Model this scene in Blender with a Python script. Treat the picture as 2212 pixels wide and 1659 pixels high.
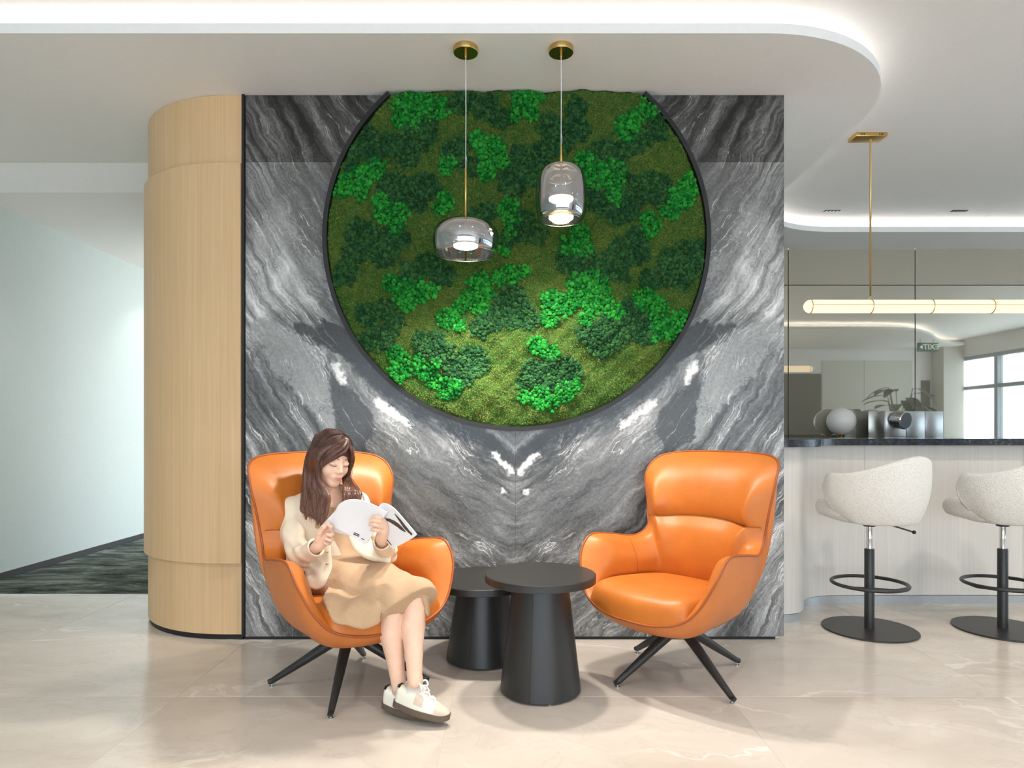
import bpy, bmesh, math, random
import numpy as np
from mathutils import Vector, Matrix
random.seed(7)
RNG = np.random.default_rng(11)
PI = math.pi
for _o in list(bpy.data.objects): bpy.data.objects.remove(_o, do_unlink=True)
SC = bpy.context.scene
COL = SC.collection

# ------------------------------------------------------------------ camera
FPX, HOR, CAMH, CXP = 1430.0, 930.0, 1.16, 1106.0      # measured on the 2212x1659 photograph
cam = bpy.data.cameras.new('camera'); camo = bpy.data.objects.new('camera', cam); COL.objects.link(camo)
cam.sensor_width = 36.0; cam.lens = 36.0*FPX/2212.0
cam.shift_y = (HOR-829.5)/2212.0; cam.clip_end = 100
camo.location = (0, 0, CAMH); camo.rotation_euler = (PI/2, 0, 0)
SC.camera = camo
def X_(px, Y): return (px-CXP)*Y/FPX
def Z_(py, Y): return CAMH-(py-HOR)*Y/FPX
def floorpt(px, py):
    Y = CAMH*FPX/(py-HOR); return X_(px, Y), Y

# ------------------------------------------------------------------ world, light, exposure
w = bpy.data.worlds.new('world'); SC.world = w; w.use_nodes = True
bg = w.node_tree.nodes['Background']; bg.inputs[0].default_value = (0.87, 0.93, 1.0, 1); bg.inputs[1].default_value = 6.5
SC.view_settings.view_transform = 'Standard'; SC.view_settings.look = 'None'
SC.view_settings.gamma = 1; SC.view_settings.use_curve_mapping = False
SC.view_settings.exposure = 0.27
def area_light(name, loc, rot, sx, sy, power, color):
    l = bpy.data.lights.new(name, 'AREA'); l.shape = 'RECTANGLE'; l.size = sx; l.size_y = sy
    l.energy = power; l.color = color
    o = bpy.data.objects.new(name, l); COL.objects.link(o); o.location = loc; o.rotation_euler = rot
    return o
# daylight entering through the two glazed sides of the room
# window portals: they only steer the sampling of the sky seen through the two glazed sides
for _n, _l, _r, _sx, _sy in (('daylight_right', (10.2, 2.6, 1.57), (0, PI/2, 0), 2.4, 8.2), ('daylight_behind', (.75, -5.7, 1.57), (PI/2, 0, 0), 8.5, 2.4)):
    area_light(_n, _l, _r, _sx, _sy, 1, (1, 1, 1)).data.cycles.is_portal = True

# ------------------------------------------------------------------ helpers
def lin(r, g, b):
    f = lambda c: (c/255/12.92) if c/255 <= .04045 else ((c/255+.055)/1.055)**2.4
    return (f(r), f(g), f(b), 1.0)
class NT:
    def __init__(s, name):
        s.m = bpy.data.materials.new(name); s.m.use_nodes = True
        s.t = s.m.node_tree; s.t.nodes.clear()
        s.out = s.t.nodes.new('ShaderNodeOutputMaterial')
        s._geo = None; s._tc = None
    def n(s, typ, ins=None, **pr):
        nd = s.t.nodes.new('ShaderNode'+typ)
        for k, v in pr.items(): setattr(nd, k, v)
        for k, v in (ins or {}).items(): s.put(nd.inputs[k], v)
        return nd
    def put(s, sock, v):
        if isinstance(v, bpy.types.NodeSocket): s.t.links.new(v, sock)
        elif v is not None: sock.default_value = v
    def m_(s, op, a, b=None, c=None, clamp=False):
        nd = s.n('Math', operation=op, use_clamp=clamp)
        for i, v in enumerate((a, b, c)): s.put(nd.inputs[i], v)
        return nd.outputs[0]
    def pos(s):
        if s._geo is None: s._geo = s.n('NewGeometry')
        return s._geo.outputs['Position']
    def tc(s, o='Object'):
        if s._tc is None: s._tc = s.n('TexCoord')
        return s._tc.outputs[o]
    def sep(s, v): return s.n('SeparateXYZ', {0: v}).outputs
    def comb(s, x, y, z): return s.n('CombineXYZ', {0: x, 1: y, 2: z}).outputs[0]
    def vmul(s, v, k): return s.n('VectorMath', {0: v, 1: k}, operation='MULTIPLY').outputs[0]
    def vadd(s, v, k): return s.n('VectorMath', {0: v, 1: k}, operation='ADD').outputs[0]
    def noise(s, v, scale, detail=3, rough=.5, dist=0, color=False):
        nd = s.n('TexNoise', {'Vector': v, 'Scale': scale, 'Detail': detail, 'Roughness': rough, 'Distortion': dist})
        return nd.outputs['Color' if color else 'Fac']
    def ramp(s, f, stops, interp='LINEAR'):
        nd = s.n('ValToRGB', {0: f}); e = nd.color_ramp.elements; nd.color_ramp.interpolation = interp
        while len(e) < len(stops): e.new(.5)
        for el, (p, c) in zip(e, stops):
            el.position = p; el.color = c if len(c) == 4 else (*c, 1)
        return nd.outputs[0]
    def rng(s, f, a, b, c=0., d=1., smooth=False):
        nd = s.n('MapRange', {0: f, 1: a, 2: b, 3: c, 4: d}, interpolation_type='SMOOTHSTEP' if smooth else 'LINEAR')
        return nd.outputs[0]
    def mix(s, f, a, b, blend='MIX'):
        nd = s.n('Mix', data_type='RGBA', blend_type=blend)
        s.put(nd.inputs[0], f); s.put(nd.inputs[6], a); s.put(nd.inputs[7], b)
        return nd.outputs[2]
    def bump(s, h, strength=.3, dist=.01):
        return s.n('Bump', {'Height': h, 'Strength': strength, 'Distance': dist}).outputs[0]
    def pbr(s, color, rough=.5, normal=None, metal=0., **kw):
        ins = {'Base Color': color, 'Roughness': rough, 'Metallic': metal}
        ins.update(kw)
        b = s.n('BsdfPrincipled', ins)
        if normal is not None: s.put(b.inputs['Normal'], normal)
        s.put(s.out.inputs[0], b.outputs[0]); return s.m
def plain(name, rgb, rough=.5, metal=0., noise=.04, nscale=30, bump=0., bscale=80, **kw):
    t = NT(name); f = t.noise(t.tc(), nscale, 3)
    c = lin(*rgb); k = t.rng(f, .3, .7, 1-noise, 1+noise)
    col = t.n('VectorMath', {0: c[:3], 3: k}, operation='SCALE').outputs[0]
    nrm = t.bump(t.noise(t.tc(), bscale, 3), bump, .004) if bump else None
    return t.pbr(col, rough, nrm, metal, **kw)
def emit(name, rgb, strength):
    t = NT(name); e = t.n('Emission', {0: lin(*rgb), 1: strength}); t.put(t.out.inputs[0], e.outputs[0]); return t.m

def obj(name, V, Fc, mat, parent=None, smooth=False, angle=None, label=None):
    me = bpy.data.meshes.new(name)
    me.from_pydata([tuple(map(float, v)) for v in V] if not isinstance(V, np.ndarray) else V.tolist(), [], Fc if isinstance(Fc, list) else Fc.tolist())
    me.update()
    if mat: me.materials.append(mat)
    if smooth: me.polygons.foreach_set('use_smooth', [True]*len(me.polygons))
    if angle is not None:
        me.polygons.foreach_set('use_smooth', [True]*len(me.polygons)); me.set_sharp_from_angle(angle=math.radians(angle))
    o = bpy.data.objects.new(name, me); COL.objects.link(o)
    if parent: o.parent = parent
    if label: o['label'] = label
    return o
def bmobj(name, bm, mat, parent=None, angle=None, smooth=False, label=None):
    me = bpy.data.meshes.new(name); bm.normal_update(); bm.to_mesh(me); bm.free()
    if mat: me.materials.append(mat)
    if angle is not None:
        me.polygons.foreach_set('use_smooth', [True]*len(me.polygons)); me.set_sharp_from_angle(angle=math.radians(angle))
    elif smooth: me.polygons.foreach_set('use_smooth', [True]*len(me.polygons))
    o = bpy.data.objects.new(name, me); COL.objects.link(o)
    if parent: o.parent = parent
    if label: o['label'] = label
    return o
def tag(o, label, cat, group=None, kind=None):
    if label: o['label'] = label
    if cat: o['category'] = cat
    if group: o['group'] = group
    if kind: o['kind'] = kind
    return o
def struct(o, label=None):
    o['kind'] = 'structure'
    if label: o['label'] = label
    return o
def thing(name, label, cat, loc=(0, 0, 0), rz=0, group=None):
    o = bpy.data.objects.new(name, None); COL.objects.link(o); o.location = loc; o.rotation_euler = (0, 0, rz)
    o.empty_display_size = .05
    return tag(o, label, cat, group)
def copy_tree(o, parent=None):
    c = o.copy(); COL.objects.link(c)
    if parent: c.parent = parent
    for ch in list(o.children): copy_tree(ch, c)
    return c
def box(name, x0, x1, y0, y1, z0, z1, mat, parent=None, bevel=0., seg=2, label=None):
    bm = bmesh.new(); bmesh.ops.create_cube(bm, size=1)
    for v in bm.verts:
        v.co = (x0+(v.co.x+.5)*(x1-x0), y0+(v.co.y+.5)*(y1-y0), z0+(v.co.z+.5)*(z1-z0))
    if bevel: bmesh.ops.bevel(bm, geom=bm.edges[:], offset=bevel, segments=seg, affect='EDGES', profile=.5)
    return bmobj(name, bm, mat, parent, angle=40 if bevel else None, label=label)
def grid_faces(nu, nv, cu=False, cv=False, flip=False, off=0):
    F_ = []
    for i in range(nu if cu else nu-1):
        for j in range(nv if cv else nv-1):
            a = i*nv+j; b = ((i+1) % nu)*nv+j; c = ((i+1) % nu)*nv+(j+1) % nv; d = i*nv+(j+1) % nv
            F_.append((off+a, off+d, off+c, off+b) if flip else (off+a, off+b, off+c, off+d))
    return F_
def lathe(profile, n=48, cap0=True, cap1=True, c=(0, 0, 0)):
    V = []; m = len(profile)
    for i in range(n):
        a = 2*PI*i/n
        for r, z in profile: V.append((c[0]+r*math.cos(a), c[1]+r*math.sin(a), c[2]+z))
    Fc = grid_faces(n, m, cu=True)
    if cap0: Fc.append(tuple(i*m for i in range(n))[::-1])
    if cap1: Fc.append(tuple(i*m+m-1 for i in range(n)))
    return V, Fc
def frames(P, closed=False):
    P = np.asarray(P, float)
    if closed: T = np.roll(P, -1, 0)-np.roll(P, 1, 0)
    else: T = np.gradient(P, axis=0)
    T /= np.linalg.norm(T, axis=1)[:, None]+1e-12
    up = np.array([0, 0, 1.]) if abs(T[0][2]) < .9 else np.array([1., 0, 0])
    N = np.zeros_like(T); n0 = np.cross(T[0], np.cross(up, T[0])); N[0] = n0/np.linalg.norm(n0)
    for i in range(1, len(P)):
        v = N[i-1]-T[i]*np.dot(N[i-1], T[i]); N[i] = v/(np.linalg.norm(v)+1e-12)
    return P, T, N, np.cross(T, N)
def tube(P, r, n=10, closed=False, flat=1.0):
    P, T, N, B = frames(P, closed); r = np.broadcast_to(np.asarray(r, float), (len(P),))
    a = np.arange(n)*2*PI/n
    V = P[:, None]+r[:, None, None]*(np.cos(a)[None, :, None]*N[:, None]+flat*np.sin(a)[None, :, None]*B[:, None])
    Fc = grid_faces(len(P), n, cu=closed, cv=True)
    if not closed:
        Fc.append(tuple(range(n))[::-1]); k = (len(P)-1)*n; Fc.append(tuple(range(k, k+n)))
    return V.reshape(-1, 3), Fc
def catmull(C, n=8, closed=False):
    C = np.asarray(C, float); N = len(C); out = []
    for i in range(N if closed else N-1):
        if closed: p0, p1, p2, p3 = C[(i-1) % N], C[i], C[(i+1) % N], C[(i+2) % N]
        else: p0, p1, p2, p3 = C[max(i-1, 0)], C[i], C[i+1], C[min(i+2, N-1)]
        for t in np.arange(n)/n:
            out.append(.5*((2*p1)+(-p0+p2)*t+(2*p0-5*p1+4*p2-p3)*t*t+(-p0+3*p1-3*p2+p3)*t**3))
    if not closed: out.append(C[-1])
    return np.array(out)
def prism(name, pts, z0, z1, mat, parent=None, angle=30, bevel=0):
    bm = bmesh.new(); vs = [bm.verts.new((x, y, z0)) for x, y in pts]
    f = bm.faces.new(vs)
    r = bmesh.ops.extrude_face_region(bm, geom=[f])
    for e in r['geom']:
        if isinstance(e, bmesh.types.BMVert): e.co.z = z1
    bmesh.ops.recalc_face_normals(bm, faces=bm.faces[:])
    bmesh.ops.triangulate(bm, faces=[f for f in bm.faces if len(f.verts) > 4])
    return bmobj(name, bm, mat, parent, angle=angle)
def arc(cx, cy, r, a0, a1, n=24):
    return [(cx+r*math.cos(a0+(a1-a0)*i/n), cy+r*math.sin(a0+(a1-a0)*i/n)) for i in range(n+1)]
def merge(parts):
    V = []; Fc = []; o = 0
    for v, f in parts:
        v = np.asarray(v, float); V.append(v); Fc += [tuple(int(i)+o for i in q) for q in f]; o += len(v)
    return np.concatenate(V), Fc
# ------------------------------------------------------------------ materials of the setting
WALL_Y, SOF_Z, CEIL_Z = 3.67, 3.02, 3.16
M = {}
M['paint'] = plain('white_paint', (238, 237, 236), .6, noise=.01)
M['paint_green'] = plain('pale_green_grey_paint', (184, 196, 192), .6, noise=.015)
M['black'] = plain('black_metal_trim', (20, 19, 19), .55, noise=.1)
M['brass'] = plain('brushed_brass', (214, 178, 112), .28, 1., noise=.08, nscale=200)
M['chrome'] = plain('chrome', (215, 215, 215), .08, 1., noise=.02)
M['steel'] = plain('brushed_steel', (182, 184, 186), .28, 1., noise=.06, nscale=90)
M['blackmetal'] = plain('black_powder_coated_metal', (50, 49, 48), .38, .25, noise=.05, nscale=120)
M['silver'] = plain('anodised_skirting', (196, 200, 204), .35, .6, noise=.03)

def wood(name, dark, light, rough=.42, fine=1.):
    t = NT(name); p = t.pos()
    g = t.noise(t.vmul(p, (55, 55, .9)), 1, 5, .62)
    g2 = t.noise(t.vmul(p, (230*fine, 230*fine, 2.2)), 1, 3, .6)
    g3 = t.noise(t.vmul(p, (3, 3, .5)), 1, 2, .5)
    f = t.m_('ADD', t.m_('MULTIPLY', g, .5), t.m_('ADD', t.m_('MULTIPLY', g2, .3), t.m_('MULTIPLY', g3, .35)))
    c = t.ramp(f, [(.40, lin(*dark)), (.72, lin(*light))])
    return t.pbr(c, rough, t.bump(g2, .08, .002))
M['oak'] = wood('oak_veneer', (206, 170, 126), (224, 190, 148))
M['palewood'] = wood('pale_ash_veneer', (212, 204, 195), (226, 219, 211))

def floor_mat():
    t = NT('polished_beige_stone_tile'); p = t.pos()
    r = t.n('ObjectInfo').outputs['Random']
    off = t.comb(t.m_('MULTIPLY', r, 37.), t.m_('MULTIPLY', r, 91.), 0)
    q = t.vadd(p, off)
    wv = t.noise(q, 1.3, 4, .55, color=True)
    qw = t.vadd(q, t.vmul(wv, (1.1, .6, 0)))
    big = t.noise(t.vmul(qw, (.8, 1.9, 1)), 1.1, 5, .6)
    base = t.ramp(big, [(.3, lin(194, 181, 168)), (.5, lin(208, 196, 183)), (.7, lin(219, 209, 197))])
    vn = t.noise(t.vmul(qw, (.7, 1.3, 1)), .85, 5, .55)
    v1 = t.rng(t.m_('ABSOLUTE', t.m_('SUBTRACT', vn, .5)), 0, .012, 1, 0, True)
    mask = t.rng(t.noise(q, .9, 2), .45, .62, 0, 1, True)
    c = t.mix(t.m_('MULTIPLY', t.m_('MULTIPLY', v1, mask), .55), base, lin(246, 240, 234))
    vn2 = t.noise(t.vmul(qw, (1.2, 2.4, 1)), 1.6, 6, .6)
    v2 = t.rng(t.m_('ABSOLUTE', t.m_('SUBTRACT', vn2, .52)), 0, .02, 1, 0, True)
    c = t.mix(t.m_('MULTIPLY', v2, .18), c, lin(176, 162, 150))
    rough = t.rng(big, .3, .7, .13, .2)
    return t.pbr(c, rough, **{'Specular IOR Level': .55})
M['floor'] = floor_mat()
M['grout'] = plain('grey_tile_joint', (200, 190, 178), .8)

def carpet_mat():
    t = NT('grey_green_carpet'); p = t.pos()
    wv = t.vadd(p, t.vmul(t.noise(p, 1.6, 4, color=True), (.5, .3, 0)))
    f = t.noise(t.vmul(wv, (1.6, 5, 1)), 1.6, 7, .72)
    c = t.ramp(f, [(.36, lin(40, 46, 44)), (.5, lin(86, 94, 88)), (.64, lin(134, 142, 132))])
    fine = t.noise(p, 260, 2)
    c = t.mix(.35, c, t.mix(1, c, t.ramp(fine, [(.35, (.35, .35, .35)), (.65, (1.6, 1.6, 1.6))]), 'MULTIPLY'))
    return t.pbr(c, .95, t.bump(fine, .6, .004), **{'Specular IOR Level': .1})
M['carpet'] = carpet_mat()

def marble_mat():
    """book-matched grey marble: u = distance from the mirror seam, z = height (metres on the wall)"""
    t = NT('bookmatched_grey_marble'); P = t.sep(t.pos())
    k = WALL_Y/FPX
    u0 = t.m_('ABSOLUTE', t.m_('SUBTRACT', P[0], .018))
    side = t.m_('GREATER_THAN', P[0], .018)
    uz = t.comb(u0, t.m_('MULTIPLY', side, 0.02), P[2])
    w1 = t.noise(uz, 1.7, 4, .55, color=True); w2 = t.noise(uz, 6.5, 4, .6, color=True)
    sh = t.n('VectorMath', {0: w1, 1: (.5, .5, .5)}, operation='SUBTRACT').outputs[0]
    sh2 = t.n('VectorMath', {0: w2, 1: (.5, .5, .5)}, operation='SUBTRACT').outputs[0]
    qw = t.vadd(t.vadd(uz, t.vmul(sh, (.26, 0, .26))), t.vmul(sh2, (.055, 0, .055)))
    S = t.sep(qw)
    # flow lines sink towards the seam, steeper at the outer edge
    al = S[0]
    ac = t.m_('SUBTRACT', S[2], t.m_('ADD', t.m_('MULTIPLY', S[0], .45), t.m_('MULTIPLY', t.m_('MULTIPLY', S[0], S[0]), .42)))
    sv = t.comb(t.m_('MULTIPLY', al, 1.3), 0, t.m_('MULTIPLY', ac, 5.2))
    streak = t.noise(sv, 1.5, 9, .66)
    fine = t.noise(t.comb(t.m_('MULTIPLY', al, 5), 0, t.m_('MULTIPLY', ac, 30)), 1.6, 6, .7)
    grain = t.noise(uz, 60, 4, .7)
    w3 = t.n('VectorMath', {0: t.noise(uz, 26, 4, .65, color=True), 1: (.5, .5, .5)}, operation='SUBTRACT').outputs[0]
    qm = t.vadd(uz, t.vadd(t.vmul(sh, (.07, 0, .07)), t.vadd(t.vmul(sh2, (.10, 0, .10)), t.vmul(w3, (.045, 0, .045)))))
    G = t.sep(qm)
    def ell(px, py, rx, ry, rot=0., soft=.35):
        cu = abs(1113-px)*k; cz = CAMH-(py-HOR)*k; rx *= k; ry *= k; c, s_ = math.cos(rot), math.sin(rot)
        du = t.m_('SUBTRACT', G[0], cu+.0); dz = t.m_('SUBTRACT', G[2], cz)
        e1 = t.m_('DIVIDE', t.m_('ADD', t.m_('MULTIPLY', du, c), t.m_('MULTIPLY', dz, s_)), rx)
        e2 = t.m_('DIVIDE', t.m_('SUBTRACT', t.m_('MULTIPLY', dz, c), t.m_('MULTIPLY', du, s_)), ry)
        d = t.m_('SQRT', t.m_('ADD', t.m_('MULTIPLY', e1, e1), t.m_('MULTIPLY', e2, e2)))
        return t.rng(d, 1+soft*.5, 1-soft*.5, 0, 1, True)
    # tone 0..1
    tone = t.m_('ADD', .41, t.m_('MULTIPLY', t.m_('SUBTRACT', streak, .5), 1.9))
    tone = t.m_('ADD', tone, t.m_('MULTIPLY', t.m_('SUBTRACT', fine, .5), .62))
    def add(mask, amt):
        nonlocal tone
        tone = t.m_('ADD', tone, t.m_('MULTIPLY', mask, amt))
    def toward(mask, val, amt):
        nonlocal tone
        f = t.m_('MULTIPLY', mask, amt)
        tone = t.m_('ADD', t.m_('MULTIPLY', tone, t.m_('SUBTRACT', 1., f)), t.m_('MULTIPLY', f, val))
    r45 = math.radians(50)
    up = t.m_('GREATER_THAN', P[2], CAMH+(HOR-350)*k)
    toward(ell(660, 470, 100, 150, 0.2, .7), .38, .62)          # calm grey beside the ring
    add(ell(560, 600, 60, 150, .3, .8), .22)                    # pale swirls
    add(ell(650, 610, 55, 70, 0, .8), .18)
    def P2(px, py): return abs(1113-px)*k, CAMH-(py-HOR)*k
    def poly(pts, soft=.012):
        """convex polygon given in wall pixels of the left half"""
        Q = [P2(*p) for p in pts]; cx = sum(q[0] for q in Q)/len(Q); cy = sum(q[1] for q in Q)/len(Q); dm = None
        for (x0, y0), (x1, y1) in zip(Q, Q[1:]+Q[:1]):
            nx, ny = y1-y0, x0-x1; L = math.hypot(nx, ny); nx /= L; ny /= L
            if (cx-x0)*nx+(cy-y0)*ny > 0: nx, ny = -nx, -ny
            d = t.m_('ADD', t.m_('MULTIPLY', G[0], nx), t.m_('MULTIPLY_ADD', G[2], ny, -(x0*nx+y0*ny)))
            dm = d if dm is None else t.m_('MAXIMUM', dm, d)
        return t.rng(dm, soft, -soft, 0, 1, True)
    def seg(p, q, r, soft=.014):
        (x0, y0), (x1, y1) = P2(*p), P2(*q); dx, dy = x1-x0, y1-y0; L2 = dx*dx+dy*dy; r = r*k
        ax, ay = t.m_('SUBTRACT', G[0], x0), t.m_('SUBTRACT', G[2], y0)
        h = t.m_('ADD', t.m_('MULTIPLY', ax, dx/L2), t.m_('MULTIPLY', ay, dy/L2), clamp=True)
        ex, ey = t.m_('SUBTRACT', ax, t.m_('MULTIPLY', h, dx)), t.m_('SUBTRACT', ay, t.m_('MULTIPLY', h, dy))
        d = t.m_('SQRT', t.m_('ADD', t.m_('MULTIPLY', ex, ex), t.m_('MULTIPLY', ey, ey)))
        return t.rng(d, r+soft, max(0, r-soft), 0, 1, True)
    toward(ell(950, 1060, 170, 85, .5, .7), .37, .5)            # long streaked grey
    toward(poly([(803, 885), (716, 807), (713, 869), (735, 957), (794, 978), (810, 910)]), .16, .8)
    toward(poly([(555, 683), (700, 760), (713, 869), (660, 872), (594, 807), (536, 716)]), .60, .86)   # big smooth light slab
    toward(poly([(714, 860), (737, 966), (655, 866)]), .58, .86)
    toward(poly([(753, 712), (703, 695), (670, 742), (710, 760), (766, 795), (795, 780)]), .05, .93)   # black band hugging the ring
    toward(seg((640, 712), (690, 722), 9), .08, .75)
    for p, q, r in (((776, 792), (841, 838), 15), ((841, 838), (906, 888), 11), ((906, 888), (986, 920), 13), ((986, 920), (1061, 958), 16), ((1061, 958), (1113, 990), 15)):
        toward(seg(p, q, r, .022), .07, .88)
    for p, q, r in (((725, 788), (742, 822), 6), ((813, 860), (878, 916), 7), ((1066, 982), (1110, 1014), 6), ((690, 1195), (640, 1150), 4), ((1090, 1060), (1135, 1066), 5)):
        toward(seg(p, q, r, .012), .98, .9)
    add(ell(575, 1240, 75, 150, .25, .8), .17)
    add(ell(580, 1000, 50, 90, .2, .9), .10)
    add(ell(1010, 1330, 150, 70, 0, .8), .10)
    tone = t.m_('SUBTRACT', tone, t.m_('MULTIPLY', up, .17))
    # pale thin veins along and across the flow
    vA = t.noise(t.comb(t.m_('MULTIPLY', al, 1.0), 3.3, t.m_('MULTIPLY', ac, 4.2)), 1.5, 6, .6)
    vein = t.rng(t.m_('ABSOLUTE', t.m_('SUBTRACT', vA, .5)), 0, .010, 1, 0, True)
    vB = t.noise(t.comb(S[0], 7.7, S[2]), 2.6, 6, .6)
    vein2 = t.rng(t.m_('ABSOLUTE', t.m_('SUBTRACT', vB, .5)), 0, .006, 1, 0, True)
    vmask = t.rng(t.noise(uz, 2.3, 2), .46, .58, 0, 1, True)
    tone = t.m_('ADD', tone, t.m_('MULTIPLY', t.m_('MULTIPLY', vein, vmask), .38))
    tone = t.m_('ADD', tone, t.m_('MULTIPLY', t.m_('MULTIPLY', vein2, vmask), .12))
    # dark cracks
    vC = t.noise(t.comb(S[0], 1.1, S[2]), 3.8, 7, .66)
    crack = t.rng(t.m_('ABSOLUTE', t.m_('SUBTRACT', vC, .5)), 0, .009, 1, 0, True)
    cm = t.rng(t.noise(uz, 1.9, 2), .48, .6, 0, 1, True)
    tone = t.m_('SUBTRACT', tone, t.m_('MULTIPLY', t.m_('MULTIPLY', crack, cm), .16))
    tone = t.m_('ADD', tone, t.m_('MULTIPLY', t.m_('SUBTRACT', grain, .5), .30))
    tone = t.m_('ADD', tone, t.m_('MULTIPLY', t.m_('SUBTRACT', t.noise(t.comb(t.m_('MULTIPLY', al, 60), 0, t.m_('MULTIPLY', ac, 150)), 1, 3, .7), .5), .30))
    c = t.ramp(tone, [(.05, lin(26, 24, 24)), (.25, lin(64, 62, 61)), (.45, lin(110, 109, 108)), (.65, lin(160, 159, 158)), (.95, lin(234, 232, 230))])
    return t.pbr(c, .28)
M['marble'] = marble_mat()

# ------------------------------------------------------------------ floor
floor = struct(box('floor', -4.05, 10.1, -5.7, 12.2, -.12, -.0012, M['grout']))
def tile_mesh(wx, wy):
    bm = bmesh.new(); bmesh.ops.create_cube(bm, size=1)
    for v in bm.verts: v.co = (v.co.x*wx, v.co.y*wy, -.006+(v.co.z+.5)*.006)
    bmesh.ops.bevel(bm, geom=[e for e in bm.edges if e.verts[0].co.z > -.003 and e.verts[1].co.z > -.003], offset=.0008, segments=1, affect='EDGES')
    me = bpy.data.meshes.new('tile'); bm.to_mesh(me); bm.free(); me.materials.append(M['floor']); return me
TX0, TY0, TS, GAP = -.26, 2.885, 1.2, .0020
_tm = {}
def add_tile(x0, x1, y0, y1):
    key = (round(x1-x0, 4), round(y1-y0, 4))
    if key not in _tm: _tm[key] = tile_mesh(x1-x0-GAP, y1-y0-GAP)
    o = bpy.data.objects.new('tile', _tm[key]); COL.objects.link(o); o.parent = floor
    o.location = ((x0+x1)/2, (y0+y1)/2, 0)
CARPET_Y = 4.67
for i in range(-4, 9):
    for j in range(-8, 4):
        x0, x1 = TX0+i*TS, TX0+(i+1)*TS; y0, y1 = TY0+j*TS, TY0+(j+1)*TS
        x0 = max(x0, -3.97); x1 = min(x1, 10.0); y0 = max(y0, -5.5); y1 = min(y1, 6.78)
        if x1-x0 < .02 or y1-y0 < .02: continue
        if x0 < -2.6:
            y1 = min(y1, CARPET_Y)
            if y1-y0 < .02: continue
        add_tile(x0, x1, y0, y1)
cp = tag(box('corridor_carpet', -3.95, -2.36, CARPET_Y+.012, 12.0, -.0011, .006, M['carpet']), 'dark grey-green streaked carpet of the corridor beyond the stone floor', 'carpet', kind='stuff')
struct(box('trim_1', -3.95, -2.0, CARPET_Y+.002, CARPET_Y+.012, -.0011, .004, M['paint']))

# ------------------------------------------------------------------ ceiling and soffit
struct(box('ceiling', -4.05, 10.1, -5.7, 6.9, CEIL_Z, CEIL_Z+.1, M['paint']))
def soffit_outline(d):
    """outline in plan, set back by d from the free edge"""
    fy, ex, by, r = 3.10, 2.10, 6.20, .90
    rc = r-d; rf = r+d
    pts = [(-3.97, fy+d)]
    pts += arc(ex-r, fy+r, rc, -PI/2, 0)                      # convex corner
    pts += arc(ex+r, by-r, rf, PI, PI/2)                      # concave corner to the back soffit
    pts += [(10.0, by+d), (10.0, 6.78), (-1.2, 6.78), (-1.2, 4.60), (-3.97, 4.60)]
    return pts
struct(prism('ceiling_soffit', soffit_outline(0), SOF_Z, SOF_Z+.048, M['paint']), 'dropped white ceiling panel with a rounded corner above the marble wall')
struct(prism('ceiling_cove', soffit_outline(.30), SOF_Z+.048, CEIL_Z+.001, M['paint']))
def strip(d, wd, z, h, name, mat):
    A, B = soffit_outline(d), soffit_outline(d+wd)
    n = len(A)-5+1
    V = []
    for p, q in zip(A[:n], B[:n]):
        V += [(p[0], p[1], z), (q[0], q[1], z), (q[0], q[1], z+h), (p[0], p[1], z+h)]
    return obj(name, V, grid_faces(n, 4, cv=True), mat)
M['led'] = emit('warm_white_led_strip', (255, 250, 242), 10)
led = strip(.16, .02, SOF_Z+.0485, .008, 'led_strip', M['led'])
tag(led, 'glowing led strip hidden in the cove along the curved white soffit edge', 'light strip')
# corridor ceiling on the left, a little lower
V = [(-3.97, 4.60, SOF_Z), (-1.2, 4.60, SOF_Z), (-1.2, 4.84, 2.90), (-3.97, 4.84, 2.90), (-3.97, 12.1, 2.90), (-1.2, 12.1, 2.90),
     (-3.97, 12.1, 3.1), (-1.2, 12.1, 3.1), (-3.97, 4.6, 3.1), (-1.2, 4.6, 3.1)]
struct(obj('ceiling_corridor', V, [(0, 3, 2, 1), (3, 4, 5, 2), (4, 6, 7, 5), (6, 8, 9, 7), (8, 0, 1, 9)], M['paint']))

# ------------------------------------------------------------------ walls
wl = struct(box('wall_left', -4.07, -3.97, -5.6, 12.2, 0, 3.2, M['paint_green']))
struct(box('baseboard_left', -3.97, -3.958, 4.0, 12.0, .0, .055, M['black']))
struct(box('wall_corridor_end', -4.07, -1.2, 12.1, 12.2, 0, 3.2, M['paint_green']))
# core behind the marble
struct(box('wall_core', -1.47, 1.49, 3.70, 6.77, 0, SOF_Z, M['paint']))
mw = struct(bpy.data.objects.new('wall_marble', None), 'grey book-matched marble feature wall'); COL.objects.link(mw)
xl, xr, xs = -1.478, 1.508, .018
zs = CAMH+(HOR-350)*WALL_Y/FPX; zb = CAMH-(1375-HOR)*WALL_Y/FPX
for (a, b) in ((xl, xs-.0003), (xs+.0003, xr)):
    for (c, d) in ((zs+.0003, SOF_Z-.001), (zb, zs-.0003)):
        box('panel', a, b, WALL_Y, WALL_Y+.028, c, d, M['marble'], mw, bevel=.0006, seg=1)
struct(box('baseboard_marble', -1.483, 1.462, WALL_Y+.006, WALL_Y+.05, 0, zb, M['black']))
struct(box('trim_2', -1.495, -1.480, WALL_Y-.012, WALL_Y+.05, 0.02, SOF_Z-.001, M['black']))

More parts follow.
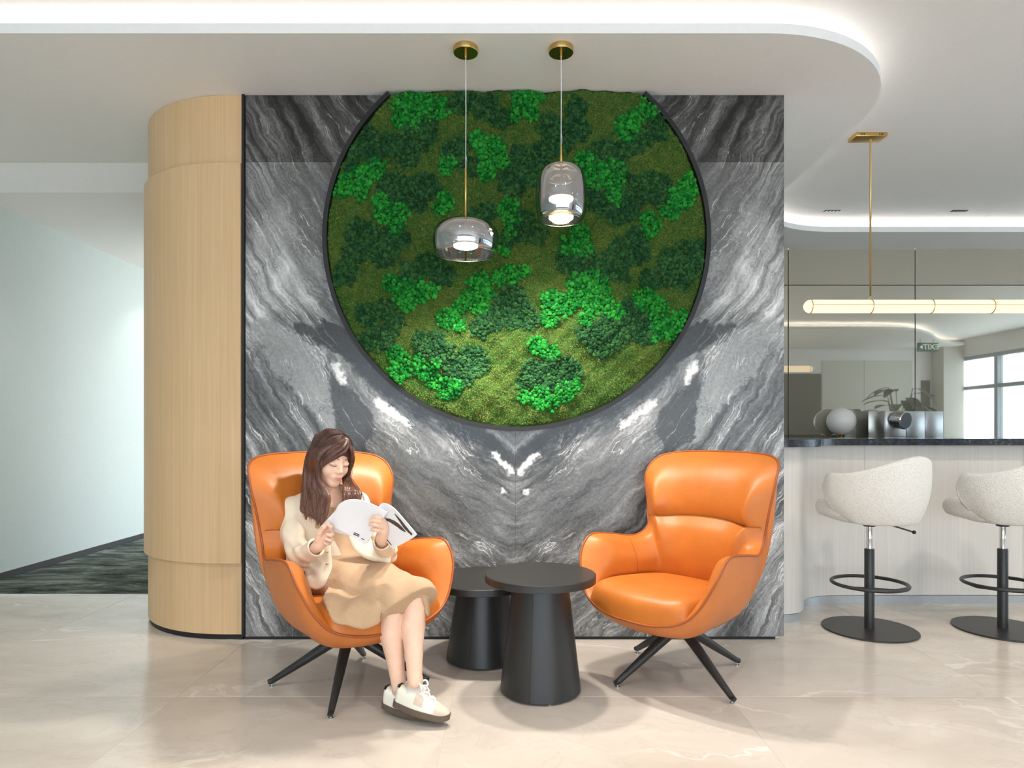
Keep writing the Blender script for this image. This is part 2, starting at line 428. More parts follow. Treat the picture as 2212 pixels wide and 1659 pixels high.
# rounded oak column
def col_plan(R, cx, front):
    yc = 3.67+.74
    return [(-1.496, front)]+[(cx+R*math.cos(a), yc+R*math.sin(a)) for a in np.linspace(-PI/2, -PI, 40)]+[(cx-R, 6.77), (-1.496, 6.77)]
oc = struct(bpy.data.objects.new('wall_column', None), 'rounded oak-veneered wall end'); COL.objects.link(oc)
zt1, zt0 = 2.635, .427
prism('upper_cladding', col_plan(.74, -1.58, 3.67), zt1, SOF_Z-.001, M['oak'], oc)
prism('middle_cladding', col_plan(.763, -1.58, 3.647), zt0, zt1, M['oak'], oc)
prism('lower_cladding', col_plan(.74, -1.58, 3.67), .03, zt0, M['oak'], oc)
prism('plinth', col_plan(.732, -1.58, 3.678), 0, .03, M['black'], oc)

# ------------------------------------------------------------------ pantry back wall: upper taupe panels, lower tinted mirror panels
def mirror_mat():
    t = NT('tinted_mirror_glass')
    d = t.n('BsdfDiffuse', {0: lin(150, 143, 130)})
    g = t.n('BsdfGlossy', {0: lin(226, 222, 210), 1: .02})
    mx = t.n('MixShader', {0: .62, 1: d.outputs[0], 2: g.outputs[0]}); t.put(t.out.inputs[0], mx.outputs[0]); return t.m
M['mirror'] = mirror_mat()
M['taupe'] = plain('satin_taupe_panel', (176, 167, 150), .22, noise=.01)
wb = struct(box('wall_back', 1.49, 10.0, 6.79, 6.9, 0, SOF_Z, M['black'])); 
zseam = 2.647
xe = [1.53]+[2.826+1.297*i for i in range(-0, 6)]+[9.98]
for a, b in zip(xe[:-1], xe[1:]):
    box('panel', a+.004, b-.004, 6.77, 6.79, zseam+.004, SOF_Z-.002, M['taupe'], wb, bevel=.001, seg=1)
    box('panel', a+.004, b-.004, 6.77, 6.79, .02, zseam-.004, M['mirror'], wb, bevel=.001, seg=1)

# ------------------------------------------------------------------ the room behind the camera (seen in the mirror, lets the daylight in)
M['frame'] = plain('grey_window_frame', (150, 158, 166), .45, .3)
def glass_mat(name, tint=(240, 246, 248), rough=.0):
    t = NT(name); tr = t.n('BsdfTransparent', {0: lin(*tint)}); g = t.n('BsdfGlossy', {0: (1, 1, 1, 1), 1: rough})
    mx = t.n('MixShader', {0: .05, 1: tr.outputs[0], 2: g.outputs[0]}); t.put(t.out.inputs[0], mx.outputs[0]); return t.m
M['pane'] = glass_mat('window_glass')
def window_run(name, axis, pos, a0, a1, n, z0=.35, z1=2.78):
    r = struct(bpy.data.objects.new(name, None)); COL.objects.link(r)
    st = (a1-a0)/n
    def bx(nm, s0, s1, za, zb_, th, m):
        if axis == 'x': box(nm, pos-th, pos+th, s0, s1, za, zb_, m, r)
        else: box(nm, s0, s1, pos-th, pos+th, za, zb_, m, r)
    for i in range(n+1): bx('mullion', a0+i*st-.05, a0+i*st+.05, z0, z1, .06, M['frame'])
    for z in (z0, 2.05, z1-.08): bx('transom', a0, a1, z, z+.08, .05, M['frame'])
    for i in range(n): bx('pane', a0+i*st+.05, a0+(i+1)*st-.05, z0+.08, z1-.08, .004, M['pane'])
window_run('window_1', 'x', 10.05, -1.5, 6.7, 6)
window_run('window_2', 'y', -5.55, -3.5, 5.0, 6)
struct(box('wall_right', 10.0, 10.1, -1.6, 6.9, 0, .35, M['paint'])); struct(box('wall_right_lintel', 10.0, 10.1, -1.6, 6.9, 2.78, CEIL_Z, M['paint']))
struct(box('wall_rear', -4.0, 5.6, -5.6, -5.5, 0, .35, M['paint'])); struct(box('wall_rear_lintel', -4.0, 5.6, -5.6, -5.5, 2.78, CEIL_Z, M['paint']))
struct(box('wall_rear_side', 5.5, 5.6, -5.5, -1.6, 0, CEIL_Z, M['paint']))
wr = struct(box('wall_rear_wing', 5.5, 10.0, -1.62, -1.52, 0, CEIL_Z, M['paint']))
M['fabric_dark'] = plain('dark_woven_panel', (112, 106, 98), .9, noise=.2, nscale=120)
box('panel', 5.6, 7.02, -1.52, -1.49, .05, 2.45, M['fabric_dark'], wr)
M['rearpanel'] = plain('off_white_wall_panel', (214, 210, 203), .5, noise=.01)
for a, b in ((7.05, 8.0), (8.01, 9.1)): box('panel', a, b, -1.52, -1.505, .05, 2.75, M['rearpanel'], wr)
box('door_1', 9.3, 9.5, -1.52, -1.50, 0, 2.3, M['fabric_dark'])['kind'] = 'structure'
struct(box('wall_pillar', 9.55, 10.0, -1.5, -1.1, 0, CEIL_Z, M['rearpanel']))

# ------------------------------------------------------------------ bar counter
def counter_plan(off=0.):
    """front outline of the bar in plan, from behind the marble wall to the right; off > 0 goes outward"""
    C = [(1.515, 3.97), (1.62, 3.975), (1.73, 4.01), (1.80, 4.09), (1.84, 4.20), (1.90, 4.31), (1.99, 4.39), (2.12, 4.435), (2.30, 4.447), (2.6, 4.45), (3.2, 4.45), (4.6, 4.45)]
    P = catmull(C, 6); T = np.gradient(P, axis=0); T /= np.linalg.norm(T, axis=1)[:, None]
    N = np.stack([T[:, 1], -T[:, 0]], 1)
    return P+N*off
bar = thing('bar_counter', 'pale wood bar counter with a flowing curved front, right of the marble wall', 'bar counter')
def wallstrip(name, off, z0, z1, depth, mat, xa=None, xb=None):
    P = counter_plan(off); Q = counter_plan(off-depth)
    if xa is not None:
        B0 = counter_plan(0)[:, 0]; idx = np.arange(len(B0), dtype=float)
        ta, tb = np.interp([xa+.0012, xb-.0012], B0, idx)
        tt = np.concatenate([[ta], idx[(idx > ta) & (idx < tb)], [tb]])
        P = np.stack([np.interp(tt, idx, P[:, c]) for c in (0, 1)], 1); Q = np.stack([np.interp(tt, idx, Q[:, c]) for c in (0, 1)], 1)
    V = []
    for p, q in zip(P, Q): V += [(p[0], p[1], z0), (p[0], p[1], z1), (q[0], q[1], z1), (q[0], q[1], z0)]
    n = len(P); Fc = grid_faces(n, 4, cv=True)+[(0, 1, 2, 3), tuple(range(4*n-4, 4*n))[::-1]]
    return obj(name, V, Fc, mat, bar, angle=35)
seams = [1.5, X_(1868, 4.45), X_(2210, 4.45), 4.61]
for a, b in zip(seams[:-1], seams[1:]): 
    wallstrip('front_panel', 0, .055, 1.06, .03, M['palewood'], a, b)
wallstrip('skirting', -.008, 0, .05, .02, M['silver'])
def top_plan():
    P = counter_plan(.10)
    pts = [(1.515, float(P[0][1]))]+[tuple(p) for p in P[1:]]+[(4.6, 4.98), (1.515, 4.98)]
    return pts
def stone_mat():
    t = NT('dark_blue_grey_stone'); p = t.pos()
    f = t.noise(p, 38, 6, .75); g = t.noise(p, 5, 3)
    c = t.ramp(f, [(.40, lin(40, 43, 50)), (.60, lin(66, 70, 78)), (.72, lin(150, 154, 160))])
    return t.pbr(c, .12, **{'Specular IOR Level': .7})
M['stone'] = stone_mat()
prism('countertop', top_plan(), 1.062, 1.106, M['stone'], bar)
box('rear_panel', 1.53, 4.58, 4.90, 4.93, 0, 1.06, M['palewood'], bar)
bc = thing('back_counter', 'back counter against the tinted mirror wall behind the bar', 'counter')
box('cabinet_body', 1.55, 7.0, 6.16, 6.76, 0, 1.01, M['palewood'], bc)
box('worktop', 1.55, 7.0, 6.13, 6.765, 1.01, 1.05, M['stone'], bc, bevel=.003)

# the pale tower across the street, seen only through the mirrored window
fac = thing('neighbour_building', 'pale office tower with gridded windows outside, mirrored in the tinted glass', 'building', (19.0, 1.0, 0))
M['facade'] = plain('pale_stone_facade', (206, 208, 206), .7); M['facglass'] = plain('blue_grey_facade_glass', (120, 136, 152), .15)
box('facade', 0, 1.0, -14, 16, -8, 16, M['facade'], fac)
for j in range(7):
    for i in range(4):
        wq = box('window', -.06, .02, -7.0+j*2.3, -5.9+j*2.3, -3.0+i*3.4, -.6+i*3.4, M['facglass'], fac)
        box('glazing_bar', -.09, -.06, -6.5+j*2.3, -6.4+j*2.3, -3.0+i*3.4, -.6+i*3.4, M['facade'], wq)

# second dropped ceiling with its own cove, behind and right of the camera (its glowing edge shows in the mirror)
def rear_edge(d):
    P = catmull([(4.2, 1.4), (5.5, 1.4), (6.8, 1.38), (7.5, 1.2), (8.1, .7), (8.7, 0), (9.3, -.6), (9.8, -.8)], 6); T = np.gradient(P, axis=0); T /= np.linalg.norm(T, axis=1)[:, None]
    return [tuple(p) for p in P+np.stack([T[:, 1], -T[:, 0]], 1)*d]
struct(prism('ceiling_rear_soffit', rear_edge(0)+[(9.8, -1.5), (4.2, -1.5)], SOF_Z, SOF_Z+.048, M['paint']))
struct(prism('ceiling_rear_cove', rear_edge(.30)+[(9.8, -1.5), (4.2, -1.5)], SOF_Z+.048, CEIL_Z+.001, M['paint']))
A, B = rear_edge(.16), rear_edge(.18); V = []
for p, q in zip(A, B): V += [(p[0], p[1], SOF_Z+.0485), (q[0], q[1], SOF_Z+.0485), (q[0], q[1], SOF_Z+.0565), (p[0], p[1], SOF_Z+.0565)]
tag(obj('led_strip', V, grid_faces(len(A), 4, cv=True), M['led']), 'glowing led strip in the rear cove, mirrored in the tinted glass', 'light strip')
# ------------------------------------------------------------------ moss disc
def px2(px, py, Y=3.60): return X_(px, Y), Z_(py, Y)
RC = (X_(1116, 3.63), Z_(512, 3.63), 419*3.63/FPX)          # ring centre x, z, outer radius
moss = thing('moss_wall_disc', 'large round black-framed panel of living-green preserved moss on the marble wall', 'moss panel', (RC[0], WALL_Y, 1.16+.0))
MO = np.array([RC[0], WALL_Y, 1.16])
ZTOP = SOF_Z-.004
a_top = math.acos(min(1, (ZTOP-RC[1])/RC[2]))                # angle from vertical where the ceiling cuts the ring
def ring_frame():
    V = []; n = 128; y0, y1 = WALL_Y-.002, WALL_Y-.052; r1 = RC[2]; r0 = RC[2]-.024
    for i in range(n+1):
        a = PI/2+a_top+(2*PI-2*a_top)*i/n
        for r, y in ((r1, y0), (r1, y1), (r0, y1), (r0, y0)):
            V.append((RC[0]+r*math.cos(a)-MO[0], y-MO[1], min(RC[1]+r*math.sin(a), ZTOP)-MO[2]))
    return V, grid_faces(n+1, 4, cv=True)+[(0, 1, 2, 3), tuple(range(4*n, 4*n+4))[::-1]]
obj('frame', *ring_frame(), M['black'], moss, angle=40)
RI = RC[2]-.025
BR = {  # bright ball moss: circles in photo pixels
 1: [(886, 234, 38), (943, 229, 25), (864, 253, 18), (915, 222, 24)], 2: [(1135, 215, 28), (1160, 200, 15), (1110, 245, 15), (1145, 240, 18)],
 3: [(1035, 302, 20), (1062, 324, 32), (1051, 364, 20), (1084, 348, 15)], 4: [(967, 350, 17), (962, 362, 14)],
 5: [(810, 362, 22), (772, 381, 26), (731, 397, 24), (778, 413, 15), (790, 372, 20)], 6: [(959, 432, 20), (946, 446, 14)],
 7: [(821, 430, 16), (832, 457, 25), (862, 457, 20), (853, 486, 18)], 8: [(1098, 446, 22), (1106, 470, 18), (1090, 538, 14), (1102, 500, 14)],
 9: [(1404, 229, 22), (1379, 248, 18), (1358, 270, 26), (1352, 288, 14)], 10: [(1263, 348, 22), (1290, 372, 30), (1325, 375, 28), (1330, 410, 18), (1333, 430, 12)],
 11: [(1493, 397, 24), (1474, 424, 26), (1450, 451, 22), (1500, 384, 16)], 12: [(1401, 470, 18), (1406, 495, 16), (1420, 480, 12)],
 13: [(1252, 505, 24), (1230, 530, 18), (1263, 535, 18)], 14: [(845, 611, 18), (870, 630, 24), (900, 630, 26), (932, 624, 15), (878, 654, 16)],
 15: [(1035, 614, 24), (1033, 652, 24), (1054, 630, 14), (995, 660, 16), (965, 684, 22), (992, 700, 14), (1010, 640, 16)],
 16: [(1100, 592, 22), (1075, 600, 14), (1130, 585, 14)], 17: [(1263, 627, 36), (1290, 646, 32), (1195, 654, 26), (1227, 654, 24), (1190, 687, 18), (1268, 690, 16), (1333, 670, 18), (1300, 615, 20), (1279, 600, 18)],
 18: [(1393, 643, 24), (1423, 665, 24), (1431, 703, 24), (1472, 690, 20), (1452, 719, 18), (1417, 727, 12)], 19: [(1162, 746, 20), (1190, 760, 18)],
 20: [(1135, 858, 14), (1170, 860, 24), (1192, 871, 18), (1222, 844, 22), (1246, 830, 12)],
 21: [(854, 768, 20), (862, 795, 24), (854, 817, 18), (900, 779, 14), (916, 801, 20), (935, 820, 18), (967, 839, 24), (989, 830, 12), (978, 847, 14), (940, 784, 12)]}
DK = {
 1: [(764, 310, 25), (791, 288, 22), (832, 310, 28), (900, 288, 36), (873, 326, 34), (805, 332, 22), (921, 272, 22), (753, 343, 22)],
 2: [(995, 221, 24), (1049, 226, 28), (1081, 250, 22), (1022, 210, 18)], 3: [(981, 321, 28), (995, 348, 20), (1022, 354, 18)],
 4: [(845, 397, 28), (881, 416, 30), (913, 397, 28), (938, 408, 16), (900, 438, 18)],
 5: [(1103, 386, 26), (1127, 343, 30), (1168, 332, 28), (1141, 370, 28), (1116, 391, 24)],
 6: [(778, 505, 30), (813, 522, 34), (764, 541, 26), (832, 546, 26), (864, 515, 20)], 7: [(742, 587, 26), (726, 603, 16)],
 8: [(886, 587, 24), (921, 573, 28), (954, 592, 26)], 9: [(1035, 467, 22), (1057, 454, 18)],
 10: [(1098, 515, 20), (1127, 492, 26), (1154, 500, 26), (1130, 465, 18)],
 11: [(1190, 272, 28), (1219, 288, 28), (1252, 270, 26), (1246, 232, 22), (1214, 313, 16)], 12: [(1371, 306, 24), (1420, 275, 26), (1431, 250, 22), (1393, 290, 22)],
 13: [(1303, 324, 26), (1330, 332, 26), (1339, 352, 16)], 14: [(1371, 411, 30), (1398, 397, 26), (1425, 416, 24), (1358, 446, 26), (1301, 435, 28), (1290, 413, 20), (1336, 465, 22), (1434, 391, 18)],
 15: [(1230, 565, 28), (1268, 565, 28), (1306, 573, 30), (1344, 546, 30), (1371, 519, 28), (1385, 543, 22), (1339, 587, 22), (1240, 590, 16)],
 16: [(1452, 560, 28), (1488, 546, 28), (1518, 530, 16), (1507, 573, 24), (1434, 592, 26), (1474, 595, 28), (1406, 603, 22)],
 17: [(791, 676, 24), (832, 670, 24), (851, 694, 20), (799, 692, 18), (818, 730, 26), (840, 714, 20), (791, 736, 20), (840, 744, 14)],
 18: [(1090, 668, 30), (1062, 690, 26), (1111, 681, 26), (1127, 676, 28), (1111, 635, 24), (1146, 690, 22), (1035, 708, 20), (1095, 640, 20)],
 19: [(921, 752, 22), (954, 764, 26), (986, 790, 28), (1022, 776, 30), (1003, 809, 22), (908, 736, 18), (1035, 790, 20), (940, 733, 20)],
 20: [(1276, 722, 26), (1312, 710, 28), (1330, 725, 28), (1303, 746, 26), (1371, 681, 28), (1360, 660, 20), (1393, 714, 26), (1355, 708, 24)],
 21: [(1154, 806, 28), (1190, 798, 30), (1225, 801, 28), (1246, 801, 14), (1176, 828, 22), (1208, 825, 20), (1135, 825, 16)]}
def moss_mat(name, stops, scale, rough=.95, island=True):
    t = NT(name); p = t.pos()
    r = t.n('NewGeometry').outputs['Random Per Island'] if island else t.noise(p, 22, 3)
    f = t.noise(p, scale, 4, .7); g = t.noise(p, 5, 2)
    v = t.m_('ADD', t.m_('MULTIPLY', r, .45), t.m_('ADD', t.m_('MULTIPLY', f, .5), t.m_('MULTIPLY', g, .3)))
    c = t.ramp(v, stops)
    return t.pbr(c, rough, t.bump(f, .9, .006), **{'Specular IOR Level': .15})
M['moss_bright'] = moss_mat('bright_green_reindeer_moss', [(.2, lin(8, 70, 28)), (.55, lin(24, 124, 44)), (.95, lin(62, 172, 62))], 320)
M['moss_dark'] = moss_mat('dark_green_reindeer_moss', [(.2, lin(16, 48, 28)), (.55, lin(34, 80, 46)), (.95, lin(68, 114, 58))], 320)
M['moss_bed'] = moss_mat('flat_moss_bed', [(.25, lin(30, 58, 24)), (.6, lin(64, 94, 38)), (.95, lin(110, 126, 56))], 160, island=False)
M['moss_fibre'] = moss_mat('flat_moss_fibres', [(.2, lin(40, 74, 32)), (.40, lin(44, 118, 54)), (.60, lin(92, 132, 58)), (.80, lin(152, 158, 82)), (.95, lin(118, 98, 56))], 40)
def hnoise(x, z):                                             # rolling relief of the moss bed
    return .5+.25*(np.sin(x*17+np.sin(z*13)*1.3)+np.sin(z*19+1.7+np.sin(x*11)))*.9+.12*np.sin(x*41+z*37)+.1*np.sin(x*53-z*61+2)
def in_disc(x, z, m=0.): return ((x-RC[0])**2+(z-RC[1])**2 < (RI-m)**2) & (z < ZTOP-m*.5)
# bed: polar-trimmed grid
g = np.arange(-RI-.01, RI+.011, .0085)
gx, gz = np.meshgrid(g+RC[0], g+RC[1], indexing='ij')
rr = np.hypot(gx-RC[0], gz-RC[1]); sc_ = np.minimum(1, RI/np.maximum(rr, 1e-6))
gx = RC[0]+(gx-RC[0])*sc_; gz = np.minimum(RC[1]+(gz-RC[1])*sc_, ZTOP)
h = .006+.040*np.clip(hnoise(gx, gz), 0, 1.2)+RNG.normal(0, .0030, gx.shape)
h *= np.clip((RI-np.hypot(gx-RC[0], gz-RC[1]))/.03, .45, 1)
n_ = len(g); V = np.stack([gx-MO[0], WALL_Y-.012-h-MO[1], gz-MO[2]], -1).reshape(-1, 3)
I = np.arange(n_*n_).reshape(n_, n_)
Q = np.stack([I[:-1, :-1], I[1:, :-1], I[1:, 1:], I[:-1, 1:]], -1).reshape(-1, 4)
A = V[Q]; ok = (np.linalg.norm(np.cross(A[:, 2]-A[:, 0], A[:, 3]-A[:, 1]), axis=1) > 2e-5)
bed = obj('moss_bed', V, Q[ok], M['moss_bed'], moss, smooth=True); bed['kind'] = 'stuff'
# unit moss ball with a knobbly skin
def moss_balls():
    bm = bmesh.new(); bmesh.ops.create_icosphere(bm, subdivisions=2, radius=1)
    U = np.array([v.co for v in bm.verts]); Fc = np.array([[v.index for v in f.verts] for f in bm.faces]); bm.free()
    out = []
    for k in range(6):
        d = RNG.normal(size=(16, 3)); d /= np.linalg.norm(d, axis=1)[:, None]
        b = np.exp(-((1-U@d.T)/.10)).max(1)
        out.append(U*(.74+.36*b+RNG.normal(0, .055, len(U)))[:, None])
    return out, Fc
MB_, MF_ = moss_balls()
def ball_patch(circles, mat, rmin, rmax, lift):
    pts = []
    C = [(*px2(a, b), r*3.6/FPX) for a, b, r in circles]
    tot = sum(c[2]**2 for c in C)*PI
    tries = int(tot/(.010**2)*3.2); K = np.array(C); pr = K[:, 2]**2; pr = pr/pr.sum()
    ii = RNG.choice(len(C), tries, p=pr); rad = np.sqrt(RNG.random(tries))*K[ii, 2]*(1+.18*RNG.normal(size=tries)*.6); an = RNG.random(tries)*2*PI
    x = K[ii, 0]+rad*np.cos(an); z = K[ii, 1]+rad*np.sin(an)
    keep = in_disc(x, z, .012); x, z = x[keep], z[keep]
    cell = {}; Vs, Fs, off = [], [], 0
    for a, b in zip(x, z):
        r = rmin+(rmax-rmin)*RNG.random()**1.3; md = r*1.02
        ci, cj = int(a/.03), int(b/.03); bad = False
        for i in (-1, 0, 1):
            for j in (-1, 0, 1):
                for (p, q) in cell.get((ci+i, cj+j), ()):
                    if (p-a)**2+(q-b)**2 < md*md: bad = True; break
        if bad: continue
        cell.setdefault((ci, cj), []).append((a, b))
        u = MB_[RNG.integers(0, 6)]; th = RNG.random()*6.28; c, s = math.cos(th), math.sin(th)
        R_ = np.array([[c, 0, s], [0, 1, 0], [-s, 0, c]])
        hh = .006+.040*float(np.clip(hnoise(a, b), 0, 1.2))+lift*(.4+.9*RNG.random())
        P_ = u@R_.T*np.array([r, r*.95, r])+np.array([a-MO[0], -.012-hh, b-MO[2]])
        P_[:, 2] = np.minimum(P_[:, 2], ZTOP-MO[2])
        Vs.append(P_); Fs.append(MF_+off); off += len(u)
    if Vs: return obj('ball_moss_patch', np.concatenate(Vs), np.concatenate(Fs), mat, moss)
for k, c in BR.items(): ball_patch(c, M['moss_bright'], .0085, .0165, .014)
for k, c in DK.items(): ball_patch(c, M['moss_dark'], .0085, .0170, .010)
# curly fibres of the flat moss
cov = np.array([(*px2(a, b), r*3.6/FPX*.85) for d in (BR, DK) for c in d.values() for a, b, r in c])
NF = 190000
x = RC[0]+(RNG.random(NF)*2-1)*RI; z = RC[1]+(RNG.random(NF)*2-1)*RI
k_ = in_disc(x, z, .012); x, z = x[k_], z[k_]
inside = np.zeros(len(x), bool)
for c in cov: inside |= (x-c[0])**2+(z-c[1])**2 < c[2]**2
k_ = ~inside | (RNG.random(len(x)) < .06); x, z = x[k_], z[k_]; n = len(x)
L_ = .007+.012*RNG.random(n); th = RNG.random(n)*2*PI; cu = RNG.normal(0, 1.6, n); wd = .0005+.0005*RNG.random(n)
hh = .006+.040*np.clip(hnoise(x, z), 0, 1.2); rise = .003+.012*RNG.random(n)
S_ = 3; Vf = np.zeros((n, S_, 2, 3))
cxp, czp = x.copy(), z.copy(); ang = th.copy()
for s in range(S_):
    t_ = s/(S_-1); dep = -.012-hh-rise*math.sin(PI*min(1, t_*1.15))-.001
    nx, nz = -np.sin(ang), np.cos(ang); ww = wd*(1.15-.8*t_)
    for j, sg in enumerate((-1, 1)):
        Vf[:, s, j, 0] = cxp+sg*nx*ww-MO[0]; Vf[:, s, j, 1] = dep+sg*ww*.5; Vf[:, s, j, 2] = np.minimum(czp+sg*nz*ww, ZTOP)-MO[2]
    cxp = cxp+np.cos(ang)*L_/(S_-1); czp = czp+np.sin(ang)*L_/(S_-1); ang = ang+cu/(S_-1)
b0 = np.arange(n)[:, None]*S_*2
Ff = np.concatenate([np.stack([b0[:, 0]+2*s, b0[:, 0]+2*s+1, b0[:, 0]+2*s+3, b0[:, 0]+2*s+2], 1) for s in range(S_-1)])
fb = obj('moss_fibres', Vf.reshape(-1, 3), Ff, M['moss_fibre'], moss); fb['kind'] = 'stuff'

# ------------------------------------------------------------------ pendant lamps
def smoke_mat():
    t = NT('smoked_mirror_glass'); lw = t.n('LayerWeight', {0: .35}).outputs['Facing']
    tr = t.n('BsdfTransparent', {0: lin(150, 150, 152)}); g = t.n('BsdfGlossy', {0: lin(235, 235, 238), 1: .015})
    f = t.rng(lw, 0, 1, .42, .85)
    mx = t.n('MixShader', {0: f, 1: tr.outputs[0], 2: g.outputs[0]}); t.put(t.out.inputs[0], mx.outputs[0]); return t.m
M['smoke'] = smoke_mat()
M['bulb'] = emit('warm_light_diffuser', (255, 236, 200), 26)
M['cable'] = plain('white_cable', (225, 222, 220), .4)
M['cream_white'] = plain('opal_glass', (240, 236, 230), .35, noise=.01)
def pendant(label, X, Y, ztop, zrim, prof, zrod, discs, dr):
    L = thing('pendant_lamp', label, 'pendant lamp', (X, Y, SOF_Z))
    z = lambda v: v-SOF_Z
    obj('canopy', *lathe([(.0, z(SOF_Z-.0005)), (.058, z(SOF_Z-.0005)), (.0595, z(SOF_Z-.002)), (.0595, z(SOF_Z-.026)), (.0585, z(SOF_Z-.028)), (.0, z(SOF_Z-.028))], 48, False, False), M['brass'], L, angle=30)
    obj('cord_grip', *lathe([(.0, z(SOF_Z-.028)), (.006, z(SOF_Z-.028)), (.006, z(SOF_Z-.045)), (.003, z(SOF_Z-.05)), (0, z(SOF_Z-.05))], 16, False, False), M['brass'], L, angle=30)
    obj('cable', *tube([(0, 0, z(SOF_Z-.045)), (0.001, 0, z((SOF_Z+zrod)/2)), (0, 0, z(zrod-.01))], .0022, 8), M['cable'], L, smooth=True)
    obj('wire_loop', *tube([(.0, 0, z(zrod+.075)), (.006, 0, z(zrod+.03)), (.003, 0, z(zrod-.002))], .001, 6), M['chrome'], L, smooth=True)
    obj('rod', *tube([(0, 0, z(zrod)), (0, 0, z(discs[0]+.015))], .0052, 12), M['brass'], L, smooth=True)
    V, Fc = lathe([(r, z(ztop)+(zz)*(zrim-ztop)) for r, zz in prof], 64, False, False)
    sh = obj('glass_shade', V, Fc, M['smoke'], L, smooth=True)
    rp = prof[-1][0]
    obj('shade_rim', *tube([(rp*math.cos(a), rp*math.sin(a), z(zrim)) for a in np.linspace(0, 2*PI, 64, endpoint=False)], .0018, 6, closed=True), M['chrome'], L, smooth=True)
    for d in discs:
        obj('lamp_head', *lathe([(.0, z(d+.022)), (.052, z(d+.020)), (dr, z(d+.012)), (dr, z(d+.003)), (.0, z(d+.003))], 40, False, False), M['brass'], L, angle=30)
        obj('light_diffuser', *lathe([(.0, z(d+.003)), (dr*.97, z(d+.003)), (dr*.97, z(d-.004)), (dr*.85, z(d-.008)), (0, z(d-.009))], 40, False, False), M['bulb'], L, smooth=True)
    lp = bpy.data.lights.new('lamp_light', 'SPOT'); lp.spot_size = math.radians(140); lp.spot_blend = 1.0; lp.energy = 72; lp.color = (1, .95, .88); lp.shadow_soft_size = .05
    lo = bpy.data.objects.new('lamp_light', lp); COL.objects.link(lo); lo.parent = L; lo.location = (0, 0, z(zrim-.02))
    return L
PY = 3.215; kz = PY/FPX
def oval(rmax, rrim, zmax, top_r=.02, e=2.6):
    out = [(.006, 0), (top_r, .0)]
    for t in np.linspace(.04, 1, 22):                       # shoulder
        s = t*PI/2; out.append((top_r+(rmax-top_r)*math.sin(s)**(2/e), zmax*(1-math.cos(s)**(2/e))))
    for t in np.linspace(.08, 1, 12): out.append((rrim+(rmax-rrim)*math.cos(t*PI/2)**(.9), zmax+(1-zmax)*math.sin(t*PI/2)))
    return out
pendant('wide flat smoked-glass pendant lamp with a long brass rod, the lower of two', X_(1006, PY), PY, Z_(475, PY), Z_(549, PY), oval(71*kz, 63*kz, .55, e=2.4), Z_(363, PY), [Z_(531, PY)], 27*kz)
pendant('tall barrel-shaped smoked-glass pendant lamp with a short brass rod, the higher of two', X_(1212, PY), PY, Z_(358, PY), Z_(476, PY), oval(55*kz, 43.5*kz, .62, e=3.2), Z_(314, PY), [Z_(430, PY), Z_(470, PY)], 27*kz)

# ------------------------------------------------------------------ linear pendant over the bar
LY = 4.49
M['tube'] = emit('glowing_opal_tube', (255, 236, 200), 1.15)
lin_ = thing('linear_pendant', 'long glowing tube pendant with brass rings above the bar', 'pendant lamp', (X_(1874, LY), LY, CEIL_Z))
ox, oz = X_(1874, LY), CEIL_Z
zt = Z_(662, LY); rt = 14.3*LY/FPX; x0 = X_(1750, LY); sg = 130.3*LY/FPX
def canopy_box(cx):
    b = box('canopy', cx-.105, cx+.105, -.055, .055, -.026, -.0005, M['brass'], lin_, bevel=.002)
    for s in (-1, 1):
        for q in range(3): box('vent_slot', cx+s*.062+(q-1)*.011-.0028, cx+s*.062+(q-1)*.011+.0028, -.0555, -.0547, -.019, -.009, M['black'], b)
canopy_box(0); canopy_box(3*sg)
for cx in (x0+sg-ox, x0+4*sg-ox):
    obj('rod', *tube([(cx*1.0, 0, -.026), (cx, 0, Z_(640, LY)-oz)], .0062, 12), M['brass'], lin_, smooth=True)
    obj('hook', *tube([(cx, 0, Z_(640, LY)-oz), (cx-.012, 0, Z_(645, LY)-oz), (cx-.006, 0, Z_(649, LY)-oz), (cx+.004, 0, zt+rt-oz)], .003, 8), M['brass'], lin_, smooth=True)
for i in range(5):
    a, b = x0+i*sg-ox, x0+(i+1)*sg-ox
    V, Fc = lathe([(rt, a+.003), (rt, b-.003)], 32, True, True)
    V = [(v[2], v[0], v[1]+zt-oz) for v in V]
    obj('tube_segment', V, Fc, M['tube'], lin_, angle=40)
for i in range(6):
    a = x0+i*sg-ox
    obj('ring', *tube([(a, (rt+.001)*math.cos(q), (rt+.001)*math.sin(q)+zt-oz) for q in np.linspace(0, 2*PI, 32, endpoint=False)], .0032, 6, closed=True), M['brass'], lin_, smooth=True)
obj('wire', *tube([(x0-ox, -rt-.002, zt+.003-oz), (x0+5*sg-ox, -rt-.002, zt+.003-oz)], .0016, 6), M['brass'], lin_, smooth=True)
for s, a in ((-1, x0-ox), (1, x0+5*sg-ox)):
    V, Fc = lathe([(rt*math.cos(q), rt*math.sin(q)) for q in np.linspace(0, PI/2-.02, 8)], 32, False, True)
    V = [(a+s*v[2]*.95, v[0], v[1]+zt-oz) for v in V]
    obj('end_cap', V, Fc, M['tube'], lin_, smooth=True)
# ceiling slots
for px in (1797, 2072):
    Yv = (CEIL_Z-CAMH)*FPX/(930-455.5); xv = X_(px, Yv)
    v_ = thing('ceiling_vent', 'small dark slot vent in the white ceiling, %s' % ('left of the brass rod' if px < 1900 else 'right of the brass rod'), 'ceiling vent', (xv, Yv, CEIL_Z), group='ceiling slot vents')
    box('slot', -.07, .07, -.02, .02, -.004, -.0005, M['black'], v_)
    for q in range(4): box('louvre', -.055+q*.032, -.040+q*.032, -.016, .016, -.006, -.004, M['blackmetal'] if px > 1900 else M['silver'], v_)

